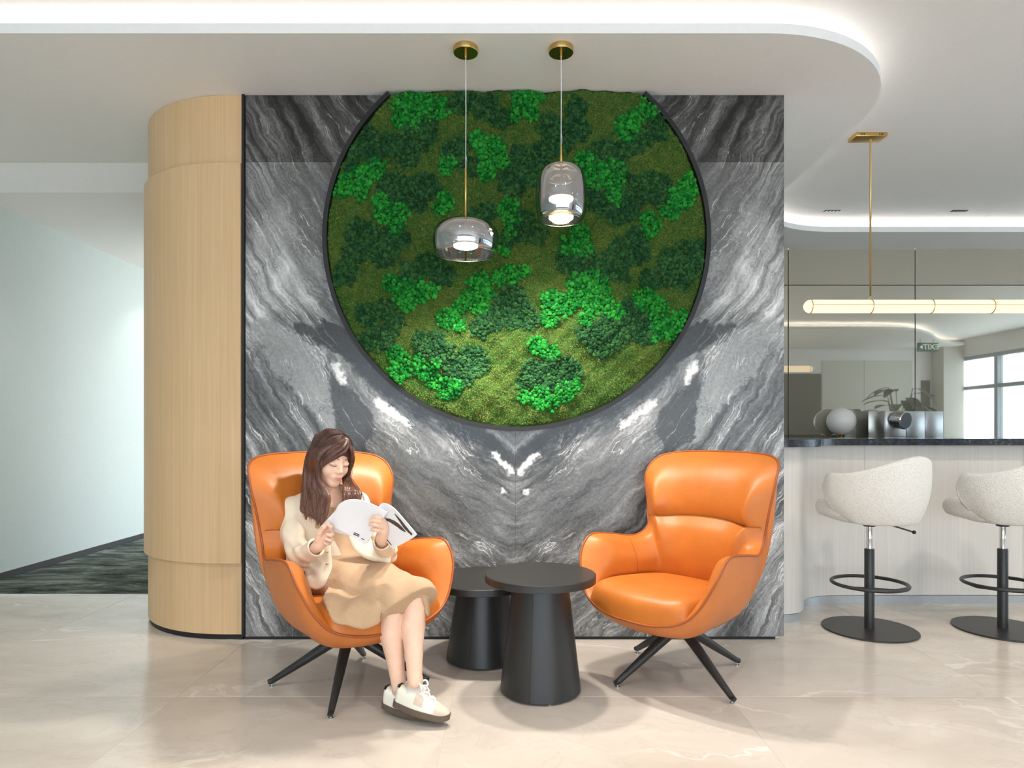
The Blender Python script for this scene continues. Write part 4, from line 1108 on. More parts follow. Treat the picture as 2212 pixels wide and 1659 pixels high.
def hair_mat():
    t = NT('reddish_brown_hair'); p = t.pos()
    f = t.noise(t.vmul(p, (420, 420, 14)), 1, 4, .6); g = t.noise(t.vmul(p, (60, 60, 5)), 1, 3)
    z = t.rng(t.sep(p)[2], .75, 1.1, 1., 0.)
    c = t.ramp(t.m_('ADD', t.m_('MULTIPLY', f, .65), t.m_('ADD', t.m_('MULTIPLY', g, .35), t.m_('MULTIPLY', z, .22))), [(.3, lin(42, 26, 22)), (.58, lin(84, 50, 38)), (.82, lin(134, 86, 62))])
    return t.pbr(c, .36, t.bump(f, .35, .003), **{'Specular IOR Level': .6})
M['hair'] = hair_mat()

# joints, measured in the photograph (pixel, pixel, distance)
BASE = np.array([-.742, 3.015, 0.])
fH = np.array([math.sin(math.radians(43)), -math.cos(math.radians(43)), 0]); UP = np.array([0, 0, 1.])
lH = np.cross(UP, fH)                                        # her left
pit = math.radians(20); rol = math.radians(-4)
hf = fH*math.cos(pit)-UP*math.sin(pit); hu = np.cross(lH, hf)*-1.0
hu = np.cross(hf, lH)*-1 if np.cross(hf, lH)[2] < 0 else np.cross(hf, lH)
hl = lH*math.cos(rol)+hu*math.sin(rol); hu = hu*math.cos(rol)-lH*math.sin(rol)
HR = np.array([hl, hf, hu])
HC = Wp(717, 989, 3.03)
def hp(x, y, z): return HC+hl*x+hf*y+hu*z
l_t = np.array([.829, .559, 0]); f_t = np.array([.559, -.829, 0]); TR = np.array([l_t, f_t, UP])
l_c = np.array([.716, .698, 0]); f_c = np.array([.698, -.716, 0]); CR = np.array([l_c, f_c, UP])
neck = Wp(708, 1068, 3.08); chest = Wp(712, 1118, 3.07); waist = Wp(733, 1192, 3.055); hips = Wp(748, 1243, 3.03)
shR, shL = Wp(628, 1102, 3.00), Wp(772, 1088, 3.17)
elR, elL = Wp(645, 1207, 2.885), Wp(836, 1196, 3.06)
wrR, wrL = Wp(687, 1180, 2.80), Wp(824, 1166, 2.80)
hipR, hipL = hips-l_c*.085, hips+l_c*.085
knR, knL = Wp(843, 1306, 2.735), Wp(896, 1290, 2.76)
anR, anL = Wp(862, 1484, 2.70), Wp(896, 1472, 2.64)

def build_person():
    B = Vol((-1.10, 2.56, .0), (-.20, 3.29, 1.15), .0029)
    # trunk and limbs (mostly under the clothes)
    B.ell(chest, TR, (.135, .085, .13), .03); B.ell(waist, CR, (.105, .080, .09), .05); B.ell(hips, CR, (.15, .10, .085), .05)
    B.chain([shR, elR, wrR], [.040, .033, .022], .03); B.chain([shL, elL, wrL], [.040, .033, .022], .03)
    B.chain([hipR, knR], [.075, .052], .04); B.chain([hipL, knL], [.075, .052], .04)
    for kn, an, sgn in ((knR, anR, 1), (knL, anL, 1)):
        d = an-kn; bk = -fH*.014
        B.chain([kn, kn+d*.12], [.049, .046], .006)
        B.chain([kn+d*.12, kn+d*.36+bk, kn+d*.7+bk*.4, an], [.045, .050, .035, .029], .006)
        B.ell(an-fH*.002+lH*.020, CR, (.012, .014, .014), .02)
    # neck and head
    B.chain([chest+UP*.05, neck, hp(0, -.012, -.06)], [.075, .050, .046], .03)
    B.chain([shR+UP*.005, neck-UP*.01, shL+UP*.005], [.035, .042, .035], .04)
    B.ell(hp(0, -.010, .026), HR, (.072, .088, .083), .02)
    B.ell(hp(0, .026, -.036), HR, (.056, .060, .076), .03)
    B.cap(hp(-.008, .066, -.096), hp(.008, .066, -.096), .017, k=.03)
    for s in (-1, 1):
        B.ell(hp(s*.034, .050, -.036), HR, (.026, .026, .028), .02)
        B.ell(hp(s*.031, .101, .004), HR, (.018, .017, .012), .012, sub=True)
        B.ell(hp(s*.030, .0715, .002), HR, (.018, .0150, .0125), .008)
        B.ell(hp(s*.073, -.004, -.012), HR, (.010, .018, .028), .008)
    B.chain([hp(0, .080, .012), hp(0, .089, -.010), hp(0, .099, -.028)], [.006, .007, .0095], .014)
    for s in (-1, 1): B.ell(hp(s*.010, .090, -.034), HR, (.0075, .010, .007), .007)
    B.ell(hp(0, .080, -.062), HR, (.024, .012, .014), .015)
    # right hand: closed softly round the page edge
    def hand(w, kn, fingers, thumb, tr):
        pc = (w+kn[1]+kn[2])/3
        for q in kn: B.chain([w*.85+pc*.15, q], [.0155, .0105], .010)
        B.chain([w, pc], [.021, .018], .02)
        B.chain(thumb, tr, .006)
        for q, f in zip(kn, fingers):
            B.chain([q]+f, [.0098, .0090, .0083, .0072][:len(f)+1], .0022)
    hand(Wp(689, 1177, 2.80), [Wp(703, 1148, 2.785), Wp(709, 1154, 2.79), Wp(710, 1163, 2.795), Wp(706, 1171, 2.80)],
         [[Wp(714, 1145, 2.768), Wp(715, 1138, 2.752), Wp(709, 1134, 2.746)],
          [Wp(718, 1154, 2.768), Wp(715, 1157, 2.752), Wp(706, 1154, 2.750)],
          [Wp(717, 1164, 2.772), Wp(713, 1167, 2.757), Wp(704, 1164, 2.755)],
          [Wp(711, 1173, 2.780), Wp(707, 1175, 2.768), Wp(700, 1172, 2.766)]],
         [Wp(687, 1167, 2.785), Wp(691, 1151, 2.772), Wp(700, 1139, 2.764), Wp(709, 1131, 2.764)], [.016, .0125, .0100, .0082])
    hand(Wp(824, 1162, 2.785), [Wp(829, 1125, 2.738), Wp(832, 1133, 2.738), Wp(831, 1141, 2.742), Wp(827, 1149, 2.748)],
         [[Wp(821, 1118, 2.712), Wp(812, 1117, 2.707), Wp(804, 1119, 2.712)],
          [Wp(820, 1127, 2.712), Wp(809, 1125, 2.708), Wp(800, 1126, 2.714)],
          [Wp(819, 1136, 2.716), Wp(808, 1133, 2.712), Wp(799, 1133, 2.718)],
          [Wp(817, 1146, 2.722), Wp(810, 1144, 2.718), Wp(803, 1144, 2.724)]],
         [Wp(822, 1150, 2.79), Wp(814, 1135, 2.80), Wp(806, 1122, 2.795)], [.014, .0105, .009])
    body = vobj('person', B, M['skin'], None, BASE, 1)
    body.location = BASE
    tag(body, 'woman in a beige knit dress and cream jacket reading a magazine in the left armchair', 'person')
    # face details
    def loc(p): return np.asarray(p)-BASE
    for s in (-1, 1):
        arcb = [hp(s*x, y, z) for x, y, z in ((.014, .0895, .0245), (.026, .0855, .0285), (.040, .0755, .0255))]
        obj('eyebrow', *tube([loc(p) for p in catmull(arcb, 5)], [.0008]+[.0014]*9+[.0007], 6), M['brow'], body, smooth=True)
        arce = [hp(s*x, y, z) for x, y, z in ((.0160, .0845, -.0045), (.023, .0888, -.0068), (.031, .0893, -.0078), (.039, .0855, -.0068), (.0465, .0755, -.0040))]
        obj('eyelashes', *tube([loc(p) for p in catmull(arce, 5)], [.0006]+[.0012]*19+[.0007], 6), M['brow'], body, smooth=True)
    Lp = Vol(HC-.12, HC+.12, .0022)
    Lp.ell(hp(-.006, .0885, -.0615), HR, (.0140, .0060, .0032), .004); Lp.ell(hp(.006, .0885, -.0615), HR, (.0140, .0060, .0032), .004)
    Lp.ell(hp(0, .0880, -.0690), HR, (.0140, .0068, .0042), .002)
    vobj('lips', Lp, M['lip'], body, BASE, 1)

    # ---- dress
    Dv = Vol((-1.05, 2.55, .24), (-.24, 3.26, .92), .0042)
    Dv.ell(chest+f_t*.004, TR, (.146, .098, .142), .03); Dv.ell(chest+f_t*.055+l_t*.055-UP*.012, TR, (.052, .05, .055), .03); Dv.ell(chest+f_t*.055-l_t*.055-UP*.012, TR, (.052, .05, .055), .03)
    Dv.ell(waist, CR, (.122, .098, .10), .06); Dv.ell(hips, CR, (.168, .115, .098), .06)
    kR, kL = knR+f_c*.035+UP*.004, knL+f_c*.035+UP*.004
    Dv.chain([hipR+UP*.012, knR, kR], [.094, .070, .066], .06); Dv.chain([hipL+UP*.012, knL, kL], [.094, .070, .066], .06)
    m1 = (hipR+hipL)/2; m2 = (knR+knL)/2
    Dv.chain([m1+UP*.01, m2+UP*.008], [.085, .055], .05)
    # skirt spreading on the seat and falling over its front edge on her right
    hem = [(700, 1293, 2.700), (711, 1312, 2.645), (726, 1338, 2.600), (752, 1350, 2.592), (786, 1352, 2.612), (818, 1342, 2.640)]
    hw = [Wp(*q) for q in hem]
    topl = [hipR+(knR-hipR)*q-l_c*.055*(1-.4*q) for q in (.22, .38, .55, .72, .90, 1.05)]
    topl = [np.array([p[0], p[1], .470]) for p in topl]
    rows = np.array([[a+(b-a)*f_+np.array([0, 0, .014*math.sin(PI*f_)]) for f_ in (0, .35, .7, .9, 1)] for a, b in zip(topl, hw)])
    rows[:, 1:4, 2] = np.maximum(rows[:, 1:4, 2], [.468, .462, .440])
    rows[:, :, 2] += (.006*np.sin(np.arange(6)*2.4))[:, None]
    def fine(G, m=4):
        G = np.array([catmull(g_, m) for g_ in np.asarray(G)]); return np.array([catmull(G[:, j], m) for j in range(G.shape[1])]).transpose(1, 0, 2)
    def sheet_into(Vv, G, r, k, m=4):
        G = fine(G, m)
        for i in range(G.shape[0]):
            for j in range(G.shape[1]-1): Vv.cap(G[i, j], G[i, j+1], r, r, k)
        for j in range(G.shape[1]):
            for i in range(G.shape[0]-1): Vv.cap(G[i, j], G[i+1, j], r, r, k)
    # hem: cut straight across just past the knees, hollow towards the shins
    pl = (knR+knL)/2+f_c*.030
    Dv.cut(Wp(868, 1306, 2.675), (.52, -.62, -.58), (-.60, 2.56, .24), (-.24, 2.9, .60))
    for kn, an in ((knR, anR), (knL, anL)):
        Dv.cap(kn-UP*.05+(an-kn)*.0, kn+(an-kn)*.6, .058, .056, .006, sub=True)
    sheet_into(Dv, rows, .0075, .006)
    sheet_into(Dv, [[Wp(908, 1282, 2.72), Wp(918, 1300, 2.722), Wp(921, 1326, 2.73)], [Wp(916, 1280, 2.74), Wp(923, 1300, 2.745), Wp(925, 1328, 2.75)]], .006, .006)
    Dv.cut(chest+UP*.088, (-f_t[0]*-.0, 0, 1), (-1.05, 2.58, .80), (-.24, 3.26, .92))
    Dv.ell(neck+f_t*.055-UP*.035, TR, (.05, .05, .065), .01, sub=True)
    Dv.warp(lambda x, y, z: .0030*np.sin(55*(x*.9-y*.25)+18*z)*np.clip((.62-z)/.1, 0, 1)*np.clip((z-.3)/.1, 0, 1)+.0022*np.sin(90*z+20*x)*np.exp(-((z-.585)/.05)**2))
    vobj('dress', Dv, M['knit'], body, BASE, 2, 'ribbed beige knit dress')

    # ---- jacket: solid shell around trunk and sleeves, front carved open
    J = Vol((-1.12, 2.74, .40), (-.50, 3.32, .93), .0034)
    J.ell(chest+UP*.008, TR, (.162, .112, .150), .03); J.ell(waist-UP*.0, CR, (.150, .112, .13), .06)
    J.ell(hips+UP*.012-f_c*.02, CR, (.182, .105, .105), .05)
    J.chain([shR-l_t*.0+UP*.004, neck-UP*.022-f_t*.015, shL+UP*.004], [.050, .052, .050], .04)
    # front opening
    ctr = Wp(716, 1120, 2.93)
    J.chain([neck+f_t*.085+UP*.0, chest+f_t*.135-UP*.02+l_t*.01, waist+f_c*.14+UP*.035+l_c*.02, hips+f_c*.16+UP*.06+l_c*.03, hips+f_c*.22+UP*.08+l_c*.03], [.050, .060, .085, .105, .12], .004, sub=True)
    J.ell(neck+f_t*.03+UP*.01, TR, (.052, .06, .05), .01, sub=True)
    # lapels
    J.chain([neck+f_t*.028-l_t*.052, chest+f_t*.108-l_t*.066+UP*.02], [.013, .010], .012)
    J.chain([neck+f_t*.028+l_t*.052, chest+f_t*.108+l_t*.070+UP*.02], [.013, .010], .012)
    # front panels
    def sheet(rows, r=.008, k=.006):
        sheet_into(J, [[Wp(*q) for q in row] for row in rows], r, k)
    sheet([[(655, 1175, 2.93), (672, 1178, 2.915), (690, 1180, 2.905), (709, 1178, 2.905)],
           [(660, 1205, 2.905), (676, 1208, 2.893), (694, 1208, 2.893), (711, 1206, 2.888)],
           [(664, 1228, 2.885), (680, 1232, 2.875), (697, 1232, 2.868), (712, 1230, 2.873)],
           [(667, 1250, 2.865), (682, 1254, 2.855), (698, 1252, 2.850), (710, 1246, 2.862)],
           [(670, 1266, 2.85), (682, 1269, 2.845), (694, 1264, 2.845), (702, 1256, 2.858)]])
    sheet([[(756, 1160, 2.935), (775, 1158, 2.96), (797, 1160, 2.985)],
           [(768, 1184, 2.925), (788, 1184, 2.945), (810, 1186, 2.97)],
           [(788, 1200, 2.925), (808, 1200, 2.94), (826, 1202, 2.955)],
           [(806, 1207, 2.928), (824, 1209, 2.938), (840, 1213, 2.945)]], .007, .005)
    # sleeves
    cuR = elR+(wrR-elR)*.86; cuL = elL+(wrL-elL)*.90
    J.chain([shR, shR+(elR-shR)*.5+np.array([-.006, 0, 0]), elR, cuR], [.054, .049, .045, .041], .02)
    J.chain([shL, shL+(elL-shL)*.5, elL, cuL], [.054, .049, .045, .041], .02)
    dR = (wrR-elR)/np.linalg.norm(wrR-elR); dL = (wrL-elL)/np.linalg.norm(wrL-elL)
    J.cut(cuR+dR*.008, dR, cuR-.06, cuR+.06); J.cut(cuL+dL*.008, dL, cuL-.06, cuL+.06)
    J.cap(cuR-dR*.012, cuR+dR*.05, .030, .032, .002, sub=True); J.cap(cuL-dL*.012, cuL+dL*.05, .030, .032, .002, sub=True)
    def folds(x, y, z):
        s = x*0+y*0+z*0
        a = np.exp(-(((x-elR[0])**2+(y-elR[1])**2+(z-elR[2])**2)/.085**2))
        b = np.exp(-(((x-elL[0])**2+(y-elL[1])**2+(z-elL[2])**2)/.085**2))
        return .0045*(a+b)*np.sin(150*(z*.8+x*.5-y*.2))+.002*np.sin(38*x+30*z+9*np.sin(14*y))
    J.warp(folds)
    jk = vobj('jacket', J, M['jacket'], body, BASE, 2, 'cream open jacket')
    for q in ((706, 1192, 2.884), (707, 1218, 2.868)):
        obj('button', *lathe([(0, -.002), (.006, -.002), (.007, .001), (.005, .003), (0, .0025)], 14, False, False, tuple(Wp(*q)-BASE)), M['brass'], jk, smooth=True)

    # ---- hair
    Hh = Vol((-1.03, 2.84, .72), (-.68, 3.22, 1.17), .0028)
    Hh.ell(hp(0, -.016, .030), HR, (.086, .100, .092), .01)
    Hh.ell(hp(0, -.045, -.03), HR, (.084, .072, .10), .03)
    # face opening
    Hh.ell(hp(.004, .082, -.048), HR, (.062, .078, .088), .008, sub=True)
    rg = np.random.default_rng(5)
    def lock(pts, r0, r1, k=.004):
        P_ = catmull(np.array(pts), 5); n = len(P_); t = np.linspace(0, 1, n)
        r = (r0+(r1-r0)*t)*(1-.75*np.clip((t-.8)/.2, 0, 1)); Hh.chain(list(P_), list(r), k)
    part = hp(.018, .035, .112)
    # her right side (left in the picture), falling over the shoulder to the chest
    for i in range(20):
        u = i/19
        st = hp(.012-.05*u*.3, .050-.115*u, .108-.012*u)
        side = hp(-.080-.012*rg.random(), .050-.090*u, .015+.02*rg.random())
        jaw = hp(-.070-.022*u-.01*rg.random(), .060-.085*u, -.085+.02*rg.random())
        cx = 704-46*u+rg.normal(0, 4); sh_ = Wp(cx, 1068+8*rg.random(), 2.925+.005*u)
        en = Wp(702-34*u+rg.normal(0, 5), 1138-26*u+rg.normal(0, 5), 2.895+.008*u)
        mid = Wp(704-50*u+rg.normal(0, 3), 1102, 2.905+.0*u)
        lock([st, side, jaw, sh_, mid, en], .0125, .0085)
    # bangs sweeping from the parting to her right
    for i in range(9):
        u = i/8
        lock([hp(.022, .050-.03*u, .106), hp(-.012+.01*u, .088-.022*u, .082-.004*u), hp(-.048-.006*u, .078-.03*u, .040+.012*u), hp(-.071-.004*u, .054-.02*u, -.008+.01*u), hp(-.076, .046-.02*u, -.05)], .0095, .007)
    for i in range(8):
        u = i/7
        lock([hp(.024, .062-.01*u, .104), hp(.006-.01*u, .090, .070-.006*u), hp(-.030-.008*u, .086-.004*u, .034+.006*u), hp(-.058-.004*u, .070-.004*u, .004+.008*u), hp(-.072, .056-.01*u, -.03)], .0065, .0045, .003)
    # her left side (right in the picture)
    for i in range(15):
        u = i/14
        st = hp(.020+.01*u, .055-.11*u, .106-.006*u)
        side = hp(.066+.018*u, .060-.095*u, .030)
        chk = hp(.074+.012*u, .050-.090*u, -.035)
        jaw = hp(.070+.018*u, .052-.080*u, -.090)
        sh_ = Wp(744+28*u+rg.normal(0, 3), 1062, 2.955+.06*u)
        en = Wp(738+48*u+rg.normal(0, 4), 1104-12*u+rg.normal(0, 4), 2.930+.065*u)
        lock([st, side, chk, jaw, sh_, en], .0115, .0085)
    for i in range(4):
        lock([hp(.020, .056, .104), hp(.040+.004*i, .082-.005*i, .066), hp(.060+.003*i, .070-.006*i, .022), hp(.068, .062-.005*i, -.02)], .008, .005)
    # back curtain
    for i in range(12):
        u = i/11; lock([hp(-.05+.10*u, -.080, .07), hp(-.06+.12*u, -.088, -.02), hp(-.06+.13*u, -.075, -.11), Wp(668+95*u, 1085, 3.06+.05*u)], .016, .014)
    hr = vobj('hair', Hh, M['hair'], body, BASE, 1, 'long reddish brown hair with side-swept fringe')
    parts = []
    for i in range(150):                                     # loose strands
        u = rg.random(); rs = rg.random() < .6
        j = rg.normal(0, .006, 3)
        if rs: pts = [hp(.012-.02*u, .050-.10*u, .114), hp(-.090, .050-.09*u, .02), hp(-.086-.016*u, .060-.085*u, -.085)+j, Wp(706-50*u+rg.normal(0, 5), 1070, 2.915+.005*u)+j, Wp(704-50*u+rg.normal(0, 4), 1102, 2.895)+j, Wp(702-36*u+rg.normal(0, 6), 1136-24*u+rg.normal(0, 5), 2.888+.008*u)+j]
        else: pts = [hp(.022, .055-.11*u, .112), hp(.076+.018*u, .060-.095*u, .030), hp(.082+.014*u, .050-.09*u, -.06)+j, Wp(746+30*u+rg.normal(0, 5), 1064, 2.945+.06*u)+j, Wp(740+48*u+rg.normal(0, 5), 1102-12*u+rg.normal(0, 5), 2.922+.065*u)+j]
        P_ = catmull(np.array(pts), 7); parts.append(tube(P_-BASE, np.linspace(.0014, .0005, len(P_)), 5))
    for i in range(260):                                     # combed strands over the crown and fringe
        u = rg.random(); sg = -1 if rg.random() < .68 else 1; o = .004+.003*rg.random()
        def on(x, y, z):
            d = np.array([x, y+.016, z-.030]); q = d/np.array([.086+o, .100+o, .092+o]); return hp(*(d/max(1e-6, np.linalg.norm(q))+np.array([0, -.016, .030])))
        y0 = .065-.13*u
        if sg < 0: pts = [on(.018, y0, .12), on(-.03, y0+.012*(u < .4), .11), on(-.07, y0*.9, .065), on(-.088, y0*.75, .01), on(-.085, y0*.7, -.045)]
        else: pts = [on(.020, y0, .12), on(.055, y0, .09), on(.082, y0*.9, .04), on(.088, y0*.75, -.01), on(.084, y0*.7, -.05)]
        pts = [p+rg.normal(0, .0016, 3) for p in pts]
        P_ = catmull(np.array(pts), 5); parts.append(tube(P_-BASE, np.linspace(.0007, .0012, len(P_)), 5))
    V, Fc = merge(parts); st_ = obj('hair_strands', V, Fc, M['hair'], hr, smooth=True); st_['kind'] = 'stuff'

    # ---- shoes
    M['shoe'] = plain('cream_leather_shoe', (240, 232, 216), .4, noise=.02); M['suede'] = plain('beige_suede_patch', (222, 200, 180), .9, bump=.3, bscale=400)
    M['gum'] = plain('brown_grey_rubber_sole', (100, 84, 70), .55, noise=.06); M['lace'] = plain('white_lace', (244, 240, 236), .8)
    def shoe(heel, toe, roll, label):
        d = toe-heel; Ls = np.linalg.norm(d)+.012; ex_ = d/np.linalg.norm(d); ez = UP-ex_*ex_[2]; ez /= np.linalg.norm(ez); ey = np.cross(ez, ex_)
        ez, ey = ez*math.cos(roll)+ey*math.sin(roll), ey*math.cos(roll)-ez*math.sin(roll)
        T_ = lambda P_: np.asarray(P_)[:, 0:1]*ex_+np.asarray(P_)[:, 1:2]*ey+np.asarray(P_)[:, 2:3]*ez+heel-BASE
        ww = lambda s: .031+.012*math.sin(min(1, max(0, (s-.1)/.75))*PI)**1.0+(.004*math.sin(PI*s))
        def half(s):
            e = 1.0
            if s < .10: e = math.sqrt(max(0, 1-((.10-s)/.10)**2))
            if s > .80: e = math.sqrt(max(0, 1-((s-.80)/.20)**2))
            return max(.002, ww(s)*e)
        hgt = lambda s: float(np.interp(s, [0, .05, .14, .26, .36, .48, .60, .72, .82, .92, 1.0], [.060, .068, .064, .058, .066, .062, .050, .038, .031, .025, .012]))
        ns, nu = 40, 15; S_ = np.concatenate([np.linspace(0, .1, 9)[:-1], np.linspace(.1, .8, 22)[:-1], np.linspace(.8, 1, 11)]); U_ = []
        soleT = .024
        def upper(lo=0, hi=1, off=0., u0=0., u1=1.):
            V = []; ss = [s for s in np.linspace(lo, hi, 40)]
            for s in ss:
                for u in np.linspace(u0, u1, nu):
                    a = PI*u; w_ = half(s)*.97+off; c, sn = math.cos(a), math.sin(a)
                    V.append((s*Ls, w_*np.sign(c)*abs(c)**.75, soleT-.004+(hgt(s)+off)*sn**.62 if sn > 1e-6 else soleT-.004))
            return T_(V), grid_faces(len(ss), nu)
        sh = obj('shoe', *upper(), M['shoe'], body, smooth=True, label=label)
        V = []
        for s in S_:
            w_ = half(s)+.003
            for y, z in ((-w_, soleT), (-w_*1.01, soleT*.5), (-w_*.95, .0), (0, -.0), (w_*.95, .0), (w_*1.01, soleT*.5), (w_, soleT), (0, soleT+.001)): V.append((s*(Ls+.006)-.003, y, z+.010*max(0, (s-.82)/.18)**2))
        obj('sole', T_(V), grid_faces(len(S_), 8, cv=True)+[tuple(range(8))[::-1], tuple(range(8*len(S_)-8, 8*len(S_)))], M['gum'], sh, angle=50)
        obj('toe_cap', *upper(.76, .995, .0012), M['suede'], sh, smooth=True)
        for a, b in ((.06, .36), (.64, .94)): obj('side_patch', *upper(.40, .56, .0010, a, b), M['suede'], sh, smooth=True)
        obj('heel_tab', *upper(.0, .075, .0014, .28, .72), M['black'], sh, smooth=True)
        obj('tongue', *tube(T_([(.50*Ls, 0, soleT+.062), (.40*Ls, 0, soleT+.074), (.335*Ls, 0, soleT+.086)]), [.014, .016, .012], 10, flat=.35), M['shoe'], sh, smooth=True)
        for q in range(6):
            s = .40+.055*q; z0 = soleT+hgt(s)+.001
            y = .017
            P_ = [(s*Ls-.006, -y, z0-.010), (s*Ls-.002, -y*.5, z0+.001), (s*Ls+.004, 0, z0+.0035), (s*Ls+.010, y*.5, z0-.001), (s*Ls+.014, y, z0-.012)]
            if q % 2: P_ = [(a, -b, c) for a, b, c in P_]
            obj('lace', *tube(T_(catmull(P_, 4)), .0034, 6), M['lace'], sh, smooth=True)
        for sgn in (-1, 1):
            lp_ = [(.37*Ls, 0, soleT+.076), (.36*Ls+.006, sgn*.016, soleT+.092), (.38*Ls+.014, sgn*.030, soleT+.094), (.40*Ls+.018, sgn*.030, soleT+.078), (.39*Ls+.006, sgn*.010, soleT+.073)]
            obj('lace_loop', *tube(T_(catmull(lp_, 6)), .0038, 6), M['lace'], sh, smooth=True)
            le = [(.38*Ls, 0, soleT+.075), (.45*Ls, sgn*.022, soleT+.076), (.53*Ls, sgn*.031, soleT+.056)]
            obj('lace_end', *tube(T_(catmull(le, 6)), .0032, 6), M['lace'], sh, smooth=True)
        return T_
    TL = shoe(np.array([-.4735, 2.665, .058]), np.array([-.262, 2.602, .018]), math.radians(4), 'cream sneaker lifted in front of the other')
    TR_ = shoe(np.array([-.530, 2.735, .026]), np.array([-.318, 2.655, .002]), math.radians(-3), 'cream sneaker touching the floor behind')
    for an, kn, T_ in ((anL, knL, TL), (anR, knR, TR_)):
        d = (kn-an)/np.linalg.norm(kn-an); p0 = T_([(.066, 0, .045)])[0]; p1 = an-d*.014-BASE
        obj('sock', *tube([p0, p0*.4+p1*.6, p1], [.026, .029, .0305], 20), M['lace'], body, smooth=True)
    return body
person = build_person()

# ------------------------------------------------------------------ magazine
M['paper'] = plain('white_magazine_paper', (240, 238, 240), .35, noise=.01); M['ink'] = plain('black_print', (38, 36, 38), .5)
M['pageink'] = plain('dark_photo_print', (74, 66, 62), .45)
mag = thing('magazine', 'open white magazine held by the reading woman', 'magazine', tuple(Wp(770, 1130, 2.76)))
mo = Wp(770, 1130, 2.76)
def coons(T, Bt, Lf, Rt, n=24):
    """surface patch through four boundary curves (top L->R, bottom L->R, left T->B, right T->B)"""
    rs = lambda C: np.stack([np.interp(np.linspace(0, 1, n), np.linspace(0, 1, len(C)), C[:, i]) for i in range(3)], 1)
    T, Bt, Lf, Rt = [rs(catmull(np.array(c), 8)) for c in (T, Bt, Lf, Rt)]
    u = np.linspace(0, 1, n)[:, None, None]; v = np.linspace(0, 1, n)[None, :, None]        # u across, v down
    P = (1-v)*T[:, None]+v*Bt[:, None]+(1-u)*Lf[None]+u*Rt[None]-((1-u)*(1-v)*T[0]+u*(1-v)*T[-1]+(1-u)*v*Bt[0]+u*v*Bt[-1])
    return P
def leafstack(name, P, th, mat, off=0.):
    n, m_, _ = P.shape
    nu = np.gradient(P, axis=0); nv = np.gradient(P, axis=1); N = np.cross(nu, nv); N /= np.linalg.norm(N, axis=2)[:, :, None]
    if N[n//2, m_//2, 1] > 0: N = -N                       # towards the camera
    A = P+N*off; B_ = P+N*(off-th); V = np.concatenate([A.reshape(-1, 3), B_.reshape(-1, 3)])-mo
    k = n*m_; Fc = grid_faces(n, m_)+grid_faces(n, m_, flip=True, off=k)
    rim = [i*m_ for i in range(n)]+[(n-1)*m_+j for j in range(1, m_)]+[i*m_+m_-1 for i in range(n-2, -1, -1)]+[j for j in range(m_-2, 0, -1)]
    for a, b in zip(rim, rim[1:]+rim[:1]): Fc.append((a, b, b+k, a+k))
    return obj(name, V, Fc, mat, mag, angle=50), A, N
W = Wp
PA = coons([W(724, 1104, 2.765), W(734, 1088, 2.742), W(757, 1079, 2.728), W(791, 1084, 2.715), W(837, 1106, 2.705)],
           [W(711, 1137, 2.800), W(730, 1143, 2.782), W(748, 1152, 2.778), W(789, 1177, 2.775)],
           [W(724, 1104, 2.765), W(716, 1121, 2.785), W(711, 1137, 2.800)],
           [W(837, 1106, 2.705), W(813, 1142, 2.745), W(789, 1177, 2.775)])
back, A_, N_ = leafstack('back_cover', PA, .004, M['paper'])
def on_patch(A, N, u, v, off=.0006):
    n, m_ = A.shape[:2]; i, j = u*(n-1), v*(m_-1); a, b = int(min(i, n-2)), int(min(j, m_-2)); fu, fv = i-a, j-b
    f = lambda G: G[a, b]*(1-fu)*(1-fv)+G[a+1, b]*fu*(1-fv)+G[a, b+1]*(1-fu)*fv+G[a+1, b+1]*fu*fv
    return f(A)+f(N)*off-mo
def px_of(P): return np.stack([CXP+FPX*P[..., 0]/P[..., 1], HOR-FPX*(P[..., 2]-CAMH)/P[..., 1]], -1)
def dense(A, m=160):
    n, k = A.shape[:2]; iu, iv = np.linspace(0, n-1.001, m), np.linspace(0, k-1.001, m)
    a, b = iu.astype(int), iv.astype(int); fu, fv = (iu-a)[:, None, None], (iv-b)[None, :, None]
    return A[a][:, b]*(1-fu)*(1-fv)+A[a+1][:, b]*fu*(1-fv)+A[a][:, b+1]*(1-fu)*fv+A[a+1][:, b+1]*fu*fv
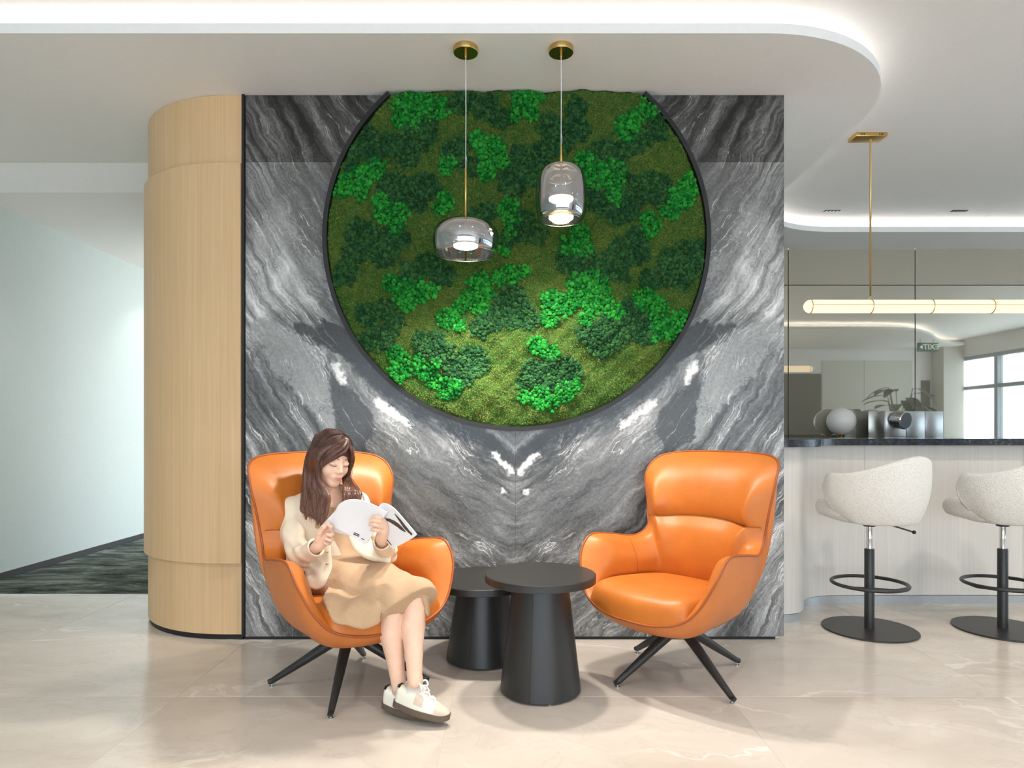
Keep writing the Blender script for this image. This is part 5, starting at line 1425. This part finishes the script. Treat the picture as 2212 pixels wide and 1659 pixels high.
def mark(name, bands, mat, par, A, N, off=.0006):
    """flat print: each band is a list of (px, py, half width) along its middle line, laid on the sheet"""
    DA, DN = dense(A), dense(N); pp = px_of(DA).reshape(-1, 2); DA = DA.reshape(-1, 3); DN = DN.reshape(-1, 3); V, Fc = [], []
    for bd in bands:
        C = catmull(np.array(bd, float), 6); T = np.gradient(C[:, :2], axis=0); T /= np.linalg.norm(T, axis=1)[:, None]; o = len(V)
        for c, t in zip(C, T):
            for s_ in (-1, 0, 1):
                q = c[:2]+s_*c[2]*np.array([-t[1], t[0]]); i = ((pp-q)**2).sum(1).argmin(); V.append(DA[i]+DN[i]*off-mo)
        Fc += grid_faces(len(C), 3, off=o)
    return obj(name, V, Fc, mat, par)
mark('printed_logo', [[(764, 1152, 2.6), (770, 1154.5, 2.6), (776, 1157, 2.6)]], M['ink'], back, A_, N_)
mark('printed_logo_text', [[(765+2*q, 1152.3+.85*q, .9), (765.9+2*q, 1152.7+.85*q, .9)] for q in range(6)], M['paper'], back, A_, N_, .001)
mark('printed_small_mark', [[(781, 1163, .9), (784, 1164.5, .9), (787, 1166, .9)]], M['ink'], back, A_, N_)
PB = coons([W(818, 1094, 2.745), W(827, 1087, 2.725), W(848, 1096, 2.700), W(872, 1122, 2.690), W(898, 1152, 2.690)],
           [W(822, 1165, 2.800), W(834, 1170, 2.790), W(848, 1186, 2.775)],
           [W(818, 1094, 2.745), W(815, 1130, 2.775), W(822, 1165, 2.800)],
           [W(898, 1152, 2.690), W(895, 1160, 2.700), W(848, 1186, 2.775)])
fr2, A2, N2 = leafstack('front_cover', PB, .004, M['paper'])
mark('printed_photo', [[(829, 1121, 2), (842, 1124, 3.5), (856, 1132, 4), (868, 1142, 3), (876, 1149, 1)], [(853, 1110, .8), (864, 1124, 2.4), (876, 1140, 3), (890, 1155, 2)]], M['pageink'], fr2, A2, N2)
mark('printed_photo_stroke', [[(829, 1158, .8), (838, 1168, 1.2), (846, 1178, .8)]], M['pageink'], fr2, A2, N2)  # thin dark stroke, part of the cover print
PC = coons([W(722, 1106, 2.775), W(735, 1092, 2.755), W(760, 1084, 2.742), W(800, 1092, 2.735), W(830, 1102, 2.735)],
           [W(688, 1144, 2.800), W(705, 1146, 2.815), W(750, 1156, 2.800), W(795, 1172, 2.795)],
           [W(722, 1106, 2.775), W(705, 1124, 2.785), W(688, 1144, 2.795)],
           [W(830, 1102, 2.735), W(812, 1140, 2.765), W(795, 1172, 2.795)])
leafstack('inner_pages', PC, .003, M['paper'])
